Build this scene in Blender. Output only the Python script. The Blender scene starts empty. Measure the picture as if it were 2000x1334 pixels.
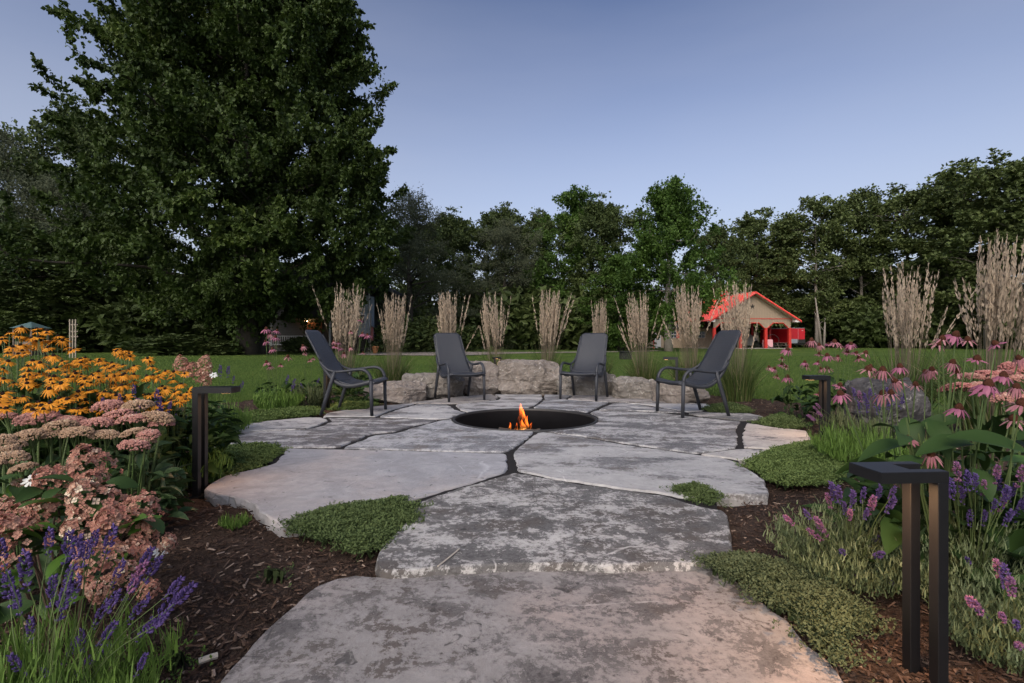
import bpy, math, random
import numpy as np
from mathutils import Vector, Matrix, Euler, Quaternion

rng = np.random.default_rng(7)
random.seed(7)
R = math.radians
scene = bpy.context.scene
COL = scene.collection

# ------------------------------------------------------------------ camera, sky, sun, exposure
FPX, HC, HY = 985.0, 0.90, 667.0          # focal length in photo pixels, eye height, horizon row
cam_d = bpy.data.cameras.new('camera')
cam_d.sensor_width = 36.0
cam_d.lens = FPX / 2000.0 * 36.0
cam_d.clip_start = 0.05
cam_d.clip_end = 3000.0
cam = bpy.data.objects.new('camera', cam_d)
COL.objects.link(cam)
cam.location = (0, 0, HC)
cam.rotation_euler = (R(90), 0, 0)
scene.camera = cam

SUN_ELEV, SUN_AZ = 38.0, 200.0            # azimuth clockwise from +Y: behind the camera, a little left
world = bpy.data.worlds.new('World')
scene.world = world
world.use_nodes = True
wn, wl = world.node_tree.nodes, world.node_tree.links
wn.clear()
w_out = wn.new('ShaderNodeOutputWorld')
w_bg = wn.new('ShaderNodeBackground')
w_sky = wn.new('ShaderNodeTexSky')
w_sky.sky_type = 'NISHITA'
w_sky.sun_disc = False
w_sky.sun_elevation = R(SUN_ELEV)
w_sky.sun_rotation = R(SUN_AZ)
w_sky.air_density = 1.0
w_sky.dust_density = 2.2
w_sky.ozone_density = 2.0
w_hs = wn.new('ShaderNodeHueSaturation')
w_hs.inputs['Hue'].default_value = 0.503
w_hs.inputs['Saturation'].default_value = 0.84
w_mul = wn.new('ShaderNodeMix'); w_mul.data_type = 'RGBA'; w_mul.blend_type = 'MULTIPLY'
w_mul.inputs[0].default_value = 1.0
w_mul.inputs[7].default_value = (1.0, 1.0, 0.98, 1)
w_gam = wn.new('ShaderNodeGamma')
w_gam.inputs['Gamma'].default_value = 1.6
wl.new(w_sky.outputs[0], w_gam.inputs['Color'])
wl.new(w_gam.outputs[0], w_hs.inputs['Color'])
wl.new(w_hs.outputs[0], w_mul.inputs[6])
# thin even veil of high cloud over the whole sky
w_tc = wn.new('ShaderNodeTexCoord'); w_mp = wn.new('ShaderNodeMapping'); w_mp.inputs['Scale'].default_value = (1.0, 1.0, 5.0)
w_nz = wn.new('ShaderNodeTexNoise'); w_nz.inputs['Scale'].default_value = 1.3; w_nz.inputs['Detail'].default_value = 4
w_mr = wn.new('ShaderNodeMapRange'); w_mr.inputs[1].default_value = .35; w_mr.inputs[2].default_value = .75; w_mr.inputs[3].default_value = .0; w_mr.inputs[4].default_value = .15
w_cl = wn.new('ShaderNodeMix'); w_cl.data_type = 'RGBA'
w_cl.inputs[7].default_value = (8.2, 8.6, 10.0, 1)
wl.new(w_tc.outputs['Generated'], w_mp.inputs[0]); wl.new(w_mp.outputs[0], w_nz.inputs['Vector'])
wl.new(w_nz.outputs['Fac'], w_mr.inputs[0]); wl.new(w_mr.outputs[0], w_cl.inputs[0])
wl.new(w_mul.outputs[2], w_cl.inputs[6])
# pale haze towards the horizon, the same all round
w_sp = wn.new('ShaderNodeSeparateXYZ'); wl.new(w_tc.outputs['Generated'], w_sp.inputs[0])
w_hz = wn.new('ShaderNodeMapRange'); w_hz.inputs[1].default_value = .56; w_hz.inputs[2].default_value = .0; w_hz.inputs[3].default_value = .0; w_hz.inputs[4].default_value = .92
wl.new(w_sp.outputs[2], w_hz.inputs[0])
w_hm = wn.new('ShaderNodeMix'); w_hm.data_type = 'RGBA'
w_hm.inputs[7].default_value = (8.2, 8.5, 9.8, 1)
wl.new(w_hz.outputs[0], w_hm.inputs[0]); wl.new(w_cl.outputs[2], w_hm.inputs[6])
wl.new(w_hm.outputs[2], w_bg.inputs[0])
w_bg.inputs[1].default_value = 0.047
wl.new(w_bg.outputs[0], w_out.inputs[0])

sun_d = bpy.data.lights.new('sun', 'SUN')
sun_d.energy = 1.0
sun_d.angle = R(70)
sun_d.color = (1.0, 0.955, 0.84)
sun = bpy.data.objects.new('sun', sun_d)
COL.objects.link(sun)
_sd = Vector((math.sin(R(SUN_AZ)) * math.cos(R(SUN_ELEV)), math.cos(R(SUN_AZ)) * math.cos(R(SUN_ELEV)), math.sin(R(SUN_ELEV))))
sun.rotation_euler = (-_sd).to_track_quat('-Z', 'Y').to_euler()
sun.location = _sd * 50

scene.view_settings.view_transform = 'Standard'
scene.view_settings.look = 'None'
scene.view_settings.exposure = 0.6
scene.view_settings.gamma = 1.0
scene.cycles.use_denoising = True
scene.cycles.max_bounces = 6
scene.cycles.transparent_max_bounces = 8
scene.cycles.sample_clamp_indirect = 4.0

# ------------------------------------------------------------------ helpers
def gp(px, py, z=0.0):
    """ground point (height z) seen at a photo pixel"""
    d = (HC - z) * FPX / (py - HY)
    return np.array([(px - 1000.0) * d / FPX, d, z])

def at(px, py, d):
    """point at depth d seen at a photo pixel"""
    return np.array([(px - 1000.0) * d / FPX, d, HC - (py - HY) * d / FPX])

def gx(px, d):
    return (px - 1000.0) * d / FPX

def mesh_of(name, V, Fs, mat=None, smooth=False, var=None):
    V = np.asarray(V, dtype=np.float32).reshape(-1, 3)
    if isinstance(Fs, np.ndarray):
        Fs = [Fs]
    Fs = [np.asarray(f, dtype=np.int32) for f in Fs if len(f)]
    me = bpy.data.meshes.new(name)
    me.vertices.add(len(V))
    me.vertices.foreach_set('co', V.ravel())
    nl = sum(f.size for f in Fs)
    npoly = sum(len(f) for f in Fs)
    me.loops.add(nl)
    me.polygons.add(npoly)
    me.loops.foreach_set('vertex_index', np.concatenate([f.ravel() for f in Fs]))
    tot = np.concatenate([np.full(len(f), f.shape[1], dtype=np.int32) for f in Fs])
    start = np.concatenate([[0], np.cumsum(tot)[:-1]]).astype(np.int32)
    me.polygons.foreach_set('loop_start', start)
    if var is not None:
        a = me.attributes.new('var', 'FLOAT', 'POINT')
        a.data.foreach_set('value', np.asarray(var, dtype=np.float32))
    me.update(calc_edges=True)
    me.validate()
    me.polygons.foreach_set('use_smooth', np.full(len(me.polygons), bool(smooth)))
    if mat is not None:
        me.materials.append(mat)
    return me

def ob(name, data, parent=None, loc=None, rot=None, scale=None):
    o = bpy.data.objects.new(name, data)
    COL.objects.link(o)
    if parent is not None:
        o.parent = parent
    if loc is not None:
        o.location = tuple(float(v) for v in loc)
    if rot is not None:
        if isinstance(rot, Quaternion):
            o.rotation_mode = 'QUATERNION'
            o.rotation_quaternion = rot
        else:
            o.rotation_euler = rot
    if scale is not None:
        o.scale = (scale,) * 3 if isinstance(scale, (int, float)) else scale
    return o

def tag(o, label=None, cat=None, group=None, kind=None):
    if label: o['label'] = label
    if cat: o['category'] = cat
    if group: o['group'] = group
    if kind: o['kind'] = kind
    return o

def thing(name, label, cat, loc=(0, 0, 0), rz=0.0, group=None):
    o = ob(name, None, None, loc, (0, 0, rz))
    o.empty_display_size = 0.1
    return tag(o, label, cat, group)

class Acc:
    """collects shapes for ONE mesh object"""
    def __init__(self):
        self.V, self.F, self.A, self.n = [], {}, [], 0
    def add(self, V, Fs, var=0.5):
        V = np.asarray(V, dtype=np.float64).reshape(-1, 3)
        if isinstance(Fs, np.ndarray):
            Fs = [Fs]
        for f in Fs:
            f = np.asarray(f, dtype=np.int64)
            if len(f):
                self.F.setdefault(f.shape[1], []).append(f + self.n)
        self.V.append(V)
        self.A.append(np.broadcast_to(np.asarray(var, dtype=np.float64), (len(V),)))
        self.n += len(V)
        return self
    def mesh(self, name, mat, smooth=False):
        return mesh_of(name, np.concatenate(self.V), [np.concatenate(f) for f in self.F.values()], mat, smooth, np.concatenate(self.A))
    def build(self, name, mat, parent=None, smooth=False, **k):
        return ob(name, self.mesh(name, mat, smooth), parent, **k)

BOXF = np.array([[0, 3, 2, 1], [4, 5, 6, 7], [0, 1, 5, 4], [1, 2, 6, 5], [2, 3, 7, 6], [3, 0, 4, 7]])
def boxv(c, s):
    x, y, z = np.array(s) / 2.0
    return np.array([[-x, -y, -z], [x, -y, -z], [x, y, -z], [-x, y, -z], [-x, -y, z], [x, -y, z], [x, y, z], [-x, y, z]]) + np.array(c)

def bbox(a, c, s, var=0.5, bev=0.0, rot=None):
    """box with chamfered edges"""
    if bev <= 0:
        V, F = boxv((0, 0, 0), s), [BOXF]
    else:
        hx, hy, hz = np.array(s) / 2.0
        b = min(bev, hx * .9, hy * .9, hz * .9)
        V = []
        idx = {}
        for sx in (-1, 1):
            for sy in (-1, 1):
                for sz in (-1, 1):
                    idx[sx, sy, sz] = len(V)
                    V += [[sx * hx, sy * (hy - b), sz * (hz - b)], [sx * (hx - b), sy * hy, sz * (hz - b)], [sx * (hx - b), sy * (hy - b), sz * hz]]
        q, t = [], []
        for s_ in (-1, 1):
            q.append([idx[s_, a_, b_] + 0 for a_, b_ in ((-1, -1), (1, -1), (1, 1), (-1, 1))][::s_])
            q.append([idx[a_, s_, b_] + 1 for a_, b_ in ((-1, -1), (1, -1), (1, 1), (-1, 1))][::-s_])
            q.append([idx[a_, b_, s_] + 2 for a_, b_ in ((-1, -1), (1, -1), (1, 1), (-1, 1))][::s_])
        for s1 in (-1, 1):
            for s2 in (-1, 1):
                q.append([idx[s1, s2, -1] + 0, idx[s1, s2, -1] + 1, idx[s1, s2, 1] + 1, idx[s1, s2, 1] + 0])
                q.append([idx[s1, -1, s2] + 0, idx[s1, -1, s2] + 2, idx[s1, 1, s2] + 2, idx[s1, 1, s2] + 0])
                q.append([idx[-1, s1, s2] + 1, idx[-1, s1, s2] + 2, idx[1, s1, s2] + 2, idx[1, s1, s2] + 1])
        for k, i in idx.items():
            t.append([i, i + 1, i + 2])
        V, F = np.array(V), [np.array(q), np.array(t)]
    if rot is not None:
        V = V @ np.array(rot).T
    a.add(V + np.array(c), F, var)
    return a

def tubev(P, rad, n=6, cap=True, flat=1.0, up=(0, 0, 1)):
    P = np.asarray(P, dtype=float)
    m = len(P)
    rad = np.broadcast_to(np.asarray(rad, dtype=float), (m,))
    T = np.gradient(P, axis=0)
    T /= np.linalg.norm(T, axis=1, keepdims=True) + 1e-9
    u0 = np.array(up, dtype=float)
    V = np.zeros((m, n, 3))
    ang = np.arange(n) * 2 * np.pi / n
    prev = None
    for i in range(m):
        a = prev if prev is not None else u0
        s = np.cross(T[i], a)
        if np.linalg.norm(s) < 1e-3:
            s = np.cross(T[i], np.array([1.0, 0.2, 0.1]))
        s /= np.linalg.norm(s)
        b = np.cross(s, T[i])
        prev = b
        V[i] = P[i] + rad[i] * (np.cos(ang)[:, None] * s + flat * np.sin(ang)[:, None] * b)
    idx = np.arange(m * n).reshape(m, n)
    q = np.stack([idx[:-1], np.roll(idx, -1, 1)[:-1], np.roll(idx, -1, 1)[1:], idx[1:]], -1).reshape(-1, 4)
    F = [q]
    if cap:
        F.append(np.array([idx[0][::-1], idx[-1]]))
    return V.reshape(-1, 3), F

def smooth_path(P, k=4):
    """Catmull-Rom through the points"""
    P = np.asarray(P, dtype=float)
    Q = np.vstack([2 * P[0] - P[1], P, 2 * P[-1] - P[-2]])
    out = []
    for i in range(1, len(Q) - 2):
        for t in np.linspace(0, 1, k, endpoint=False):
            a, b, c, d = Q[i - 1], Q[i], Q[i + 1], Q[i + 2]
            out.append(.5 * ((2 * b) + (-a + c) * t + (2 * a - 5 * b + 4 * c - d) * t * t + (-a + 3 * b - 3 * c + d) * t ** 3))
    out.append(P[-1])
    return np.array(out)

def unit(v):
    v = np.asarray(v, dtype=float)
    return v / (np.linalg.norm(v, axis=-1, keepdims=True) + 1e-9)

def frames(dirs, spin=None, g=rng):
    """rotation matrices whose X axis is dirs, rolled at random or so that Z is upward"""
    X = unit(dirs)
    n = len(X)
    up = np.tile(np.array([0, 0, 1.0]), (n, 1))
    bad = np.abs(X[:, 2]) > 0.98
    up[bad] = (1, 0, 0)
    Y = unit(np.cross(up, X))
    Z = np.cross(X, Y)
    if spin is not None:
        c, s = np.cos(spin)[:, None], np.sin(spin)[:, None]
        Y, Z = Y * c + Z * s, Z * c - Y * s
    return np.stack([X, Y, Z], -1)

def inst(Vt, Fts, pos, M, sc):
    """n copies of a small template, as arrays for one mesh"""
    n, k = len(pos), len(Vt)
    sc = np.asarray(sc, dtype=float)
    if sc.ndim == 1:
        sc = sc[:, None] * np.ones(3)
    V = np.einsum('nij,nkj->nki', M, Vt[None] * sc[:, None, :]) + np.asarray(pos)[:, None, :]
    off = (np.arange(n) * k)
    Fs = [(f[None] + off[:, None, None]).reshape(-1, f.shape[1]) for f in Fts]
    return V.reshape(-1, 3), Fs

def rnd_dirs(n, g=rng):
    return unit(g.normal(size=(n, 3)))

# small templates (X is the long axis, Z the upper side)
RHOMB_V = np.array([[0, 0, 0], [.45, -.5, .10], [1, 0, -.05], [.45, .5, .10]])
RHOMB_F = [np.array([[0, 1, 2], [0, 2, 3]])]
MAPLE_V = np.array([[0, 0, 0], [.30, -.55, .06], [.48, -.22, .02], [.72, -.48, .05], [1.05, 0, -.10], [.72, .48, .05], [.48, .22, .02], [.30, .55, .06]])
MAPLE_F = [np.array([[0, 1, 2], [0, 2, 6], [0, 6, 7], [2, 3, 4], [2, 4, 6], [6, 4, 5]])]
OCT_V = np.array([[1, 0, 0], [-1, 0, 0], [0, 1, 0], [0, -1, 0], [0, 0, 1], [0, 0, -1.0]])
OCT_F = [np.array([[4, 0, 2], [4, 2, 1], [4, 1, 3], [4, 3, 0], [5, 2, 0], [5, 1, 2], [5, 3, 1], [5, 0, 3]])]

def strip_template(n, length=1.0, wfun=None, zfun=None, cup=0.0):
    """a leaf or petal along X: centre row and two edges, n sections"""
    V = []
    for i in range(n + 1):
        t = i / n
        w = wfun(t)
        z = zfun(t) if zfun else 0.0
        V += [[t * length, -w, z + cup * w], [t * length, 0, z], [t * length, w, z + cup * w]]
    F = []
    for i in range(n):
        a = i * 3
        F += [[a, a + 3, a + 4, a + 1], [a + 1, a + 4, a + 5, a + 2]]
    return np.array(V), [np.array(F)]

def blades(pos, az, lean, length, width, seg=3, curve=1.0, g=rng, face=None):
    """grass blades: each rises at pos, leans towards az and bends over"""
    n = len(pos)
    k = seg + 1
    t = np.linspace(0, 1, k)
    lean = np.asarray(lean)[:, None]
    ang = lean * (0.35 + curve * t[None] ** 1.3)
    ds = (np.asarray(length) / seg)[:, None]
    dx, dz = np.sin(ang) * ds, np.cos(ang) * ds
    X = np.concatenate([np.zeros((n, 1)), np.cumsum(dx[:, :-1], 1)], 1)
    Z = np.concatenate([np.zeros((n, 1)), np.cumsum(dz[:, :-1], 1)], 1)
    ca, sa = np.cos(az)[:, None], np.sin(az)[:, None]
    C = np.stack([pos[:, 0:1] + X * ca, pos[:, 1:2] + X * sa, pos[:, 2:3] + Z], -1)
    wa = (az + g.normal(0, .7, n)) if face is None else face
    W = (np.asarray(width)[:, None] * (1 - t[None] ** 1.6) * .5)
    side = np.stack([-np.sin(wa), np.cos(wa), np.zeros(n)], -1)[:, None, :]
    L, Rr = C - side * W[..., None], C + side * W[..., None]
    V = np.concatenate([L[:, :-1], Rr[:, :-1], C[:, -1:]], 1)      # seg + seg + 1
    q = [[i, seg + i, seg + i + 1, i + 1] for i in range(seg - 1)]
    tr = [[seg - 1, 2 * seg - 1, 2 * seg]]
    off = np.arange(n) * (2 * seg + 1)
    Fs = []
    if q:
        Fs.append((np.array(q)[None] + off[:, None, None]).reshape(-1, 4))
    Fs.append((np.array(tr)[None] + off[:, None, None]).reshape(-1, 3))
    return V.reshape(-1, 3), Fs, 2 * seg + 1

def pip(P, poly):
    """points inside a polygon (2D)"""
    x, y = P[:, 0], P[:, 1]
    q = np.asarray(poly)[:, :2]
    r = np.zeros(len(P), dtype=bool)
    j = len(q) - 1
    for i in range(len(q)):
        c = ((q[i, 1] > y) != (q[j, 1] > y)) & (x < (q[j, 0] - q[i, 0]) * (y - q[i, 1]) / (q[j, 1] - q[i, 1] + 1e-12) + q[i, 0])
        r ^= c
        j = i
    return r

_ns = np.random.default_rng(3)
_NP = [(_ns.normal(size=3) * f, _ns.uniform(0, 6.28), a) for f, a in [(1, 1)] * 5 + [(2.1, .5)] * 6 + [(4.3, .26)] * 7 + [(9, .13)] * 8]
def fnoise(P, s=1.0, seed=0.0):
    """cheap smooth noise, about -1..1"""
    P = np.asarray(P, dtype=float) * s
    o = np.zeros(P.shape[:-1])
    for k, ph, a in _NP:
        o += a * np.sin(P @ k + ph + seed * (1 + ph))
    return o / 4.2

# ------------------------------------------------------------------ materials
def new_mat(name):
    m = bpy.data.materials.new(name)
    m.use_nodes = True
    nt = m.node_tree
    b = nt.nodes['Principled BSDF']
    return m, nt, b, nt.nodes['Material Output']

def N(nt, t, **kw):
    n = nt.nodes.new(t)
    for k, v in kw.items():
        if hasattr(n, k):
            setattr(n, k, v)
        else:
            n.inputs[k].default_value = v
    return n

def mixc(nt, fac, a, b, blend='MIX'):
    n = nt.nodes.new('ShaderNodeMix')
    n.data_type = 'RGBA'; n.blend_type = blend
    for i, v in ((0, fac), (6, a), (7, b)):
        if hasattr(v, 'is_output'):
            nt.links.new(v, n.inputs[i])
        elif i == 0:
            n.inputs[i].default_value = v
        else:
            n.inputs[i].default_value = (*v, 1) if len(v) == 3 else v
    return n.outputs[2]

def rampf(nt, src, lo, hi):
    n = nt.nodes.new('ShaderNodeMapRange')
    n.interpolation_type = 'SMOOTHSTEP'
    n.inputs[1].default_value, n.inputs[2].default_value = lo, hi
    nt.links.new(src, n.inputs[0])
    return n.outputs[0]

def math2(nt, op, a, b):
    n = nt.nodes.new('ShaderNodeMath'); n.operation = op
    for i, v in ((0, a), (1, b)):
        if hasattr(v, 'is_output'): nt.links.new(v, n.inputs[i])
        else: n.inputs[i].default_value = v
    return n.outputs[0]

def coords(nt, seed=0.0, scale=(1, 1, 1), kind='Object'):
    tc = nt.nodes.new('ShaderNodeTexCoord')
    mp = nt.nodes.new('ShaderNodeMapping')
    mp.inputs['Location'].default_value = (seed * 3.7, seed * 7.1, seed * 1.9)
    mp.inputs['Scale'].default_value = scale
    nt.links.new(tc.outputs[kind], mp.inputs[0])
    return mp.outputs[0]

def noise(nt, vec, scale, detail=4, rough=.55, dist=0.0):
    n = N(nt, 'ShaderNodeTexNoise')
    n.inputs['Scale'].default_value = scale
    n.inputs['Detail'].default_value = detail
    n.inputs['Roughness'].default_value = rough
    n.inputs['Distortion'].default_value = dist
    nt.links.new(vec, n.inputs['Vector'])
    return n.outputs['Fac']

def bump(nt, b, h, strength=.3, dist=.01):
    n = N(nt, 'ShaderNodeBump')
    n.inputs['Strength'].default_value = strength
    n.inputs['Distance'].default_value = dist
    nt.links.new(h, n.inputs['Height'])
    nt.links.new(n.outputs[0], b.inputs['Normal'])

def plain(name, col, rough=.5, metal=0.0, spec=.5, var=.12, scale=6.0, bmp=0.0):
    """a painted or bare surface with slight unevenness"""
    m, nt, b, out = new_mat(name)
    v = coords(nt, hash(name) % 17)
    f = noise(nt, v, scale, 5, .6)
    c = mixc(nt, f, tuple(x * (1 - var) for x in col), tuple(min(1, x * (1 + var)) for x in col))
    nt.links.new(c, b.inputs['Base Color'])
    b.inputs['Roughness'].default_value = rough
    b.inputs['Metallic'].default_value = metal
    b.inputs['Specular IOR Level'].default_value = spec
    if bmp:
        bump(nt, b, noise(nt, v, scale * 6, 5, .6), bmp, .004)
    return m

def leafy(name, c1, c2, rough=.6, transl=.25, c3=None, spec=.3):
    """leaves and petals: colour from leaf to leaf by the 'var' attribute, some light passes through"""
    m, nt, b, out = new_mat(name)
    a = N(nt, 'ShaderNodeAttribute', attribute_name='var')
    c = mixc(nt, a.outputs['Fac'], c1, c2)
    if c3 is not None:
        c = mixc(nt, rampf(nt, a.outputs['Fac'], .78, 1.0), c, c3)
    nt.links.new(c, b.inputs['Base Color'])
    b.inputs['Roughness'].default_value = rough
    b.inputs['Specular IOR Level'].default_value = spec
    if transl > 0:
        t = N(nt, 'ShaderNodeBsdfTranslucent')
        nt.links.new(c, t.inputs['Color'])
        mx = N(nt, 'ShaderNodeMixShader')
        mx.inputs[0].default_value = transl
        nt.links.new(b.outputs[0], mx.inputs[1])
        nt.links.new(t.outputs[0], mx.inputs[2])
        nt.links.new(mx.outputs[0], out.inputs['Surface'])
    return m

# ------------------------------------------------------------------ ground: lawn, mulch bed, gravel drive
def m_lawn():
    m, nt, b, out = new_mat('lawn_grass')
    v = coords(nt, 1)
    big = noise(nt, v, .16, 4, .6)
    mid = noise(nt, v, 1.7, 5, .65)
    fine = noise(nt, v, 38, 3, .7)
    c = mixc(nt, rampf(nt, big, .40, .60), (.048, .092, .017), (.090, .138, .026))
    c = mixc(nt, rampf(nt, mid, .38, .70), c, (.104, .140, .032))
    c = mixc(nt, math2(nt, 'MULTIPLY', fine, .55), c, (.045, .080, .014))
    nt.links.new(c, b.inputs['Base Color'])
    b.inputs['Roughness'].default_value = .9
    b.inputs['Specular IOR Level'].default_value = .1
    bump(nt, b, noise(nt, v, 55, 3, .7), .9, .03)
    return m

xs = np.concatenate([[-900, -300, -120], np.linspace(-60, 60, 81), [120, 300, 900]])
ys = np.concatenate([[-60, -20], np.linspace(-5, 90, 96), [120, 200, 400, 1200]])
gxx, gyy = np.meshgrid(xs, ys)
gz = -.075 - .03 * (np.hypot(gxx - .1, gyy - 4.5) < 4.0) + .03 * fnoise(np.stack([gxx, gyy, 0 * gxx], -1), .12) * np.clip((gyy - 8) / 20, 0, 1)
idx = np.arange(gxx.size).reshape(gxx.shape)
LAWNF = np.stack([idx[:-1, :-1], idx[:-1, 1:], idx[1:, 1:], idx[1:, :-1]], -1).reshape(-1, 4)
_fc = np.stack([gxx, gyy], -1).reshape(-1, 2)[LAWNF].mean(1)
LAWNF = LAWNF[np.hypot(_fc[:, 0] - .15, _fc[:, 1] - 5.91) > 2.2]      # the patio and its pit lie here
lawn = ob('lawn', mesh_of('lawn', np.stack([gxx, gyy, gz], -1), LAWNF, m_lawn(), True))
tag(lawn, kind='structure')

BEDC, BEDR = np.array([.1, 4.9]), 5.3
def bed_radius(th):
    return BEDR + .22 * np.sin(3 * th + .6) + .12 * np.sin(7 * th)
def in_bed(P, grow=0.0):
    d = P[:, :2] - BEDC
    th = np.arctan2(d[:, 1], d[:, 0])
    return (np.hypot(d[:, 0], d[:, 1]) < bed_radius(th) + grow) | ((P[:, 1] < 4.2) & (np.abs(P[:, 0] - .1) < BEDR + grow))

# flagstones: outlines read off the photograph as ground points (metres)
RING_C, RING_R = np.array([.150, 5.91]), .838
STONES = {
 'A': (-.032, [(694,1121),(655,1128),(617,1143),(587,1161),(574,1179),(544,1203),(515,1230),(490,1257),(445,1299),(424,1332),(395,1400),(380,1500),(480,1720),(900,1800),(1500,1760),(1760,1560),(1745,1440),(1690,1372),(1650,1334),(1620,1290),(1597,1261),(1560,1230),(1500,1180),(1440,1130),(1400,1112),(1340,1107),(1100,1107),(900,1114),(800,1122),(733,1124)]),
 'B': (0, [(1005,921),(1080,936),(1152,947),(1224,957),(1278,964),(1332,976),(1368,989),(1418,994),(1424,1012),(1429,1037),(1433,1060),(1438,1080),(1405,1098),(1350,1103),(1200,1103),(1000,1102),(900,1106),(820,1113),(760,1118),(736,1118),(733,1100),(735,1084),(741,1066),(765,1040),(795,1010),(812,980),(884,956),(956,935)]),
 'C': (0, [(556,875),(664,877),(800,880),(940,884),(988,885),(993,892),(998,917),(988,922),(920,943),(812,974),(800,985),(700,1000),(610,1012),(560,1020),(553,1022),(524,1014),(499,994),(484,978),(452,971),(412,964),(391,956),(402,945),(445,925),(499,915),(535,904),(552,886)]),
 'D1': (0, [(438,836),(470,829),(520,822),(603,814),(630,815),(643,821),(620,831),(596,837),(530,840),(445,843)]),
 'D2': (0, [(410,868),(440,846),(530,842),(598,839),(624,833),(648,821),(638,816),(740,816),(840,820),(858,820),(812,830),(769,843),(727,846),(697,859),(662,873),(560,873),(500,874)]),
 'G': (0, [(739,814),(767,802),(816,789),(874,790),(893,801),(915,807),(887,813),(878,816),(850,818)]),
 'F': (0, [(628,813),(640,806),(700,796),(806,787),(812,788),(763,801),(735,813)]),
 'R': (0, [(800,786),(880,776),(960,769),(974,776),(967,780),(930,784),(884,788),(818,787)]),
 'E': (0, [(668,875),(704,861),(731,849),(771,846),(814,833),(860,821),(884,818),(896,826),(930,836),(980,841),(1044,842),(1028,858),(1003,876),(990,882),(940,882),(800,878)]),
 'Q': (0, [(965,770),(1059,770),(1060,778),(1049,789),(1032,797),(980,798),(930,803),(920,806),(898,800),(887,790),(932,785),(970,781),(979,776)]),
 'P': (0, [(1063,770),(1119,771),(1103,780),(1170,785),(1190,785),(1147,805),(1125,801),(1060,798),(1040,796),(1053,788),(1063,779)]),
 'O': (0, [(1122,771),(1250,772),(1320,780),(1362,786),(1330,786),(1240,785),(1180,784),(1107,779)]),
 'L': (0, [(1168,800),(1196,787),(1213,786),(1260,792),(1300,798),(1338,805),(1300,805),(1217,800)]),
 'M': (0, [(1216,786),(1240,787),(1330,788),(1382,788),(1392,795),(1372,802),(1343,804),(1304,797),(1262,790)]),
 'N': (0, [(1340,807),(1374,804),(1402,806),(1460,806),(1497,814),(1472,820),(1451,821),(1368,812)]),
 'I': (0, [(1163,801),(1217,802),(1296,807),(1368,815),(1449,823),(1442,832),(1440,874),(1395,880),(1357,885),(1300,876),(1213,864),(1130,850),(1064,843),(1100,839),(1140,832),(1163,823),(1168,814),(1150,806)]),
 'J': (0, [(1456,825),(1512,834),(1580,841),(1586,861),(1519,876),(1490,875),(1449,873),(1449,850)]),
 'K': (0, [(1363,886),(1440,876),(1461,876),(1525,880),(1512,888),(1447,898),(1418,893)]),
 'H': (0, [(1000,884),(1020,865),(1050,844),(1062,844),(1130,852),(1213,867),(1296,878),(1357,887),(1418,895),(1440,900),(1462,915),(1494,936),(1507,967),(1425,965),(1340,972),(1278,961),(1224,955),(1152,945),(1080,934),(1010,919)]),
}
def stone_poly(key):
    z, px = STONES[key]
    return np.array([gp(x, y, z) for x, y in px])
POLY = {k: stone_poly(k) for k in STONES}

def in_stones(P, names=None):
    r = np.zeros(len(P), dtype=bool)
    for k in (names or POLY):
        r |= pip(P, POLY[k])
    return r

# mulch sheet
def m_mulch():
    m, nt, b, out = new_mat('mulch_soil')
    v = coords(nt, 2)
    a, f = noise(nt, v, 3.0, 6, .7), noise(nt, v, 60, 4, .7)
    c = mixc(nt, rampf(nt, a, .35, .7), (.032, .021, .016), (.068, .046, .035))
    c = mixc(nt, rampf(nt, f, .45, .75), c, (.095, .068, .053))
    nt.links.new(c, b.inputs['Base Color'])
    b.inputs['Roughness'].default_value = .95
    b.inputs['Specular IOR Level'].default_value = .1
    bump(nt, b, f, 1.0, .02)
    return m
nx, ny = 150, 170
mx, my = np.meshgrid(np.linspace(-6, 6.2, nx), np.linspace(-2.5, 10.8, ny))
P = np.stack([mx, my, 0 * mx], -1)
mz = -.052 + .014 * fnoise(P, 2.2) + .010 * fnoise(P, 9.0)
ring_d = np.hypot(mx - RING_C[0], my - RING_C[1])
st = in_stones(P.reshape(-1, 3)).reshape(mx.shape)
mz[st] = np.minimum(mz[st], -.085)
mz[ring_d < 1.05] = -.09
idx = np.arange(mx.size).reshape(mx.shape)
q = np.stack([idx[:-1, :-1], idx[:-1, 1:], idx[1:, 1:], idx[1:, :-1]], -1).reshape(-1, 4)
cen = P.reshape(-1, 3)[q].mean(1)
keep = in_bed(cen) & (np.hypot(cen[:, 0] - RING_C[0], cen[:, 1] - RING_C[1]) > RING_R + .05)
mulch = ob('mulch_bed', mesh_of('mulch_bed', np.stack([mx, my, mz], -1), q[keep], m_mulch(), True))
tag(mulch, kind='structure')

def bed_z(x, y):
    p = np.array([[x, y, 0.0]])
    return float(-.052 + .014 * fnoise(p, 2.2)[0] + .010 * fnoise(p, 9.0)[0])

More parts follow.
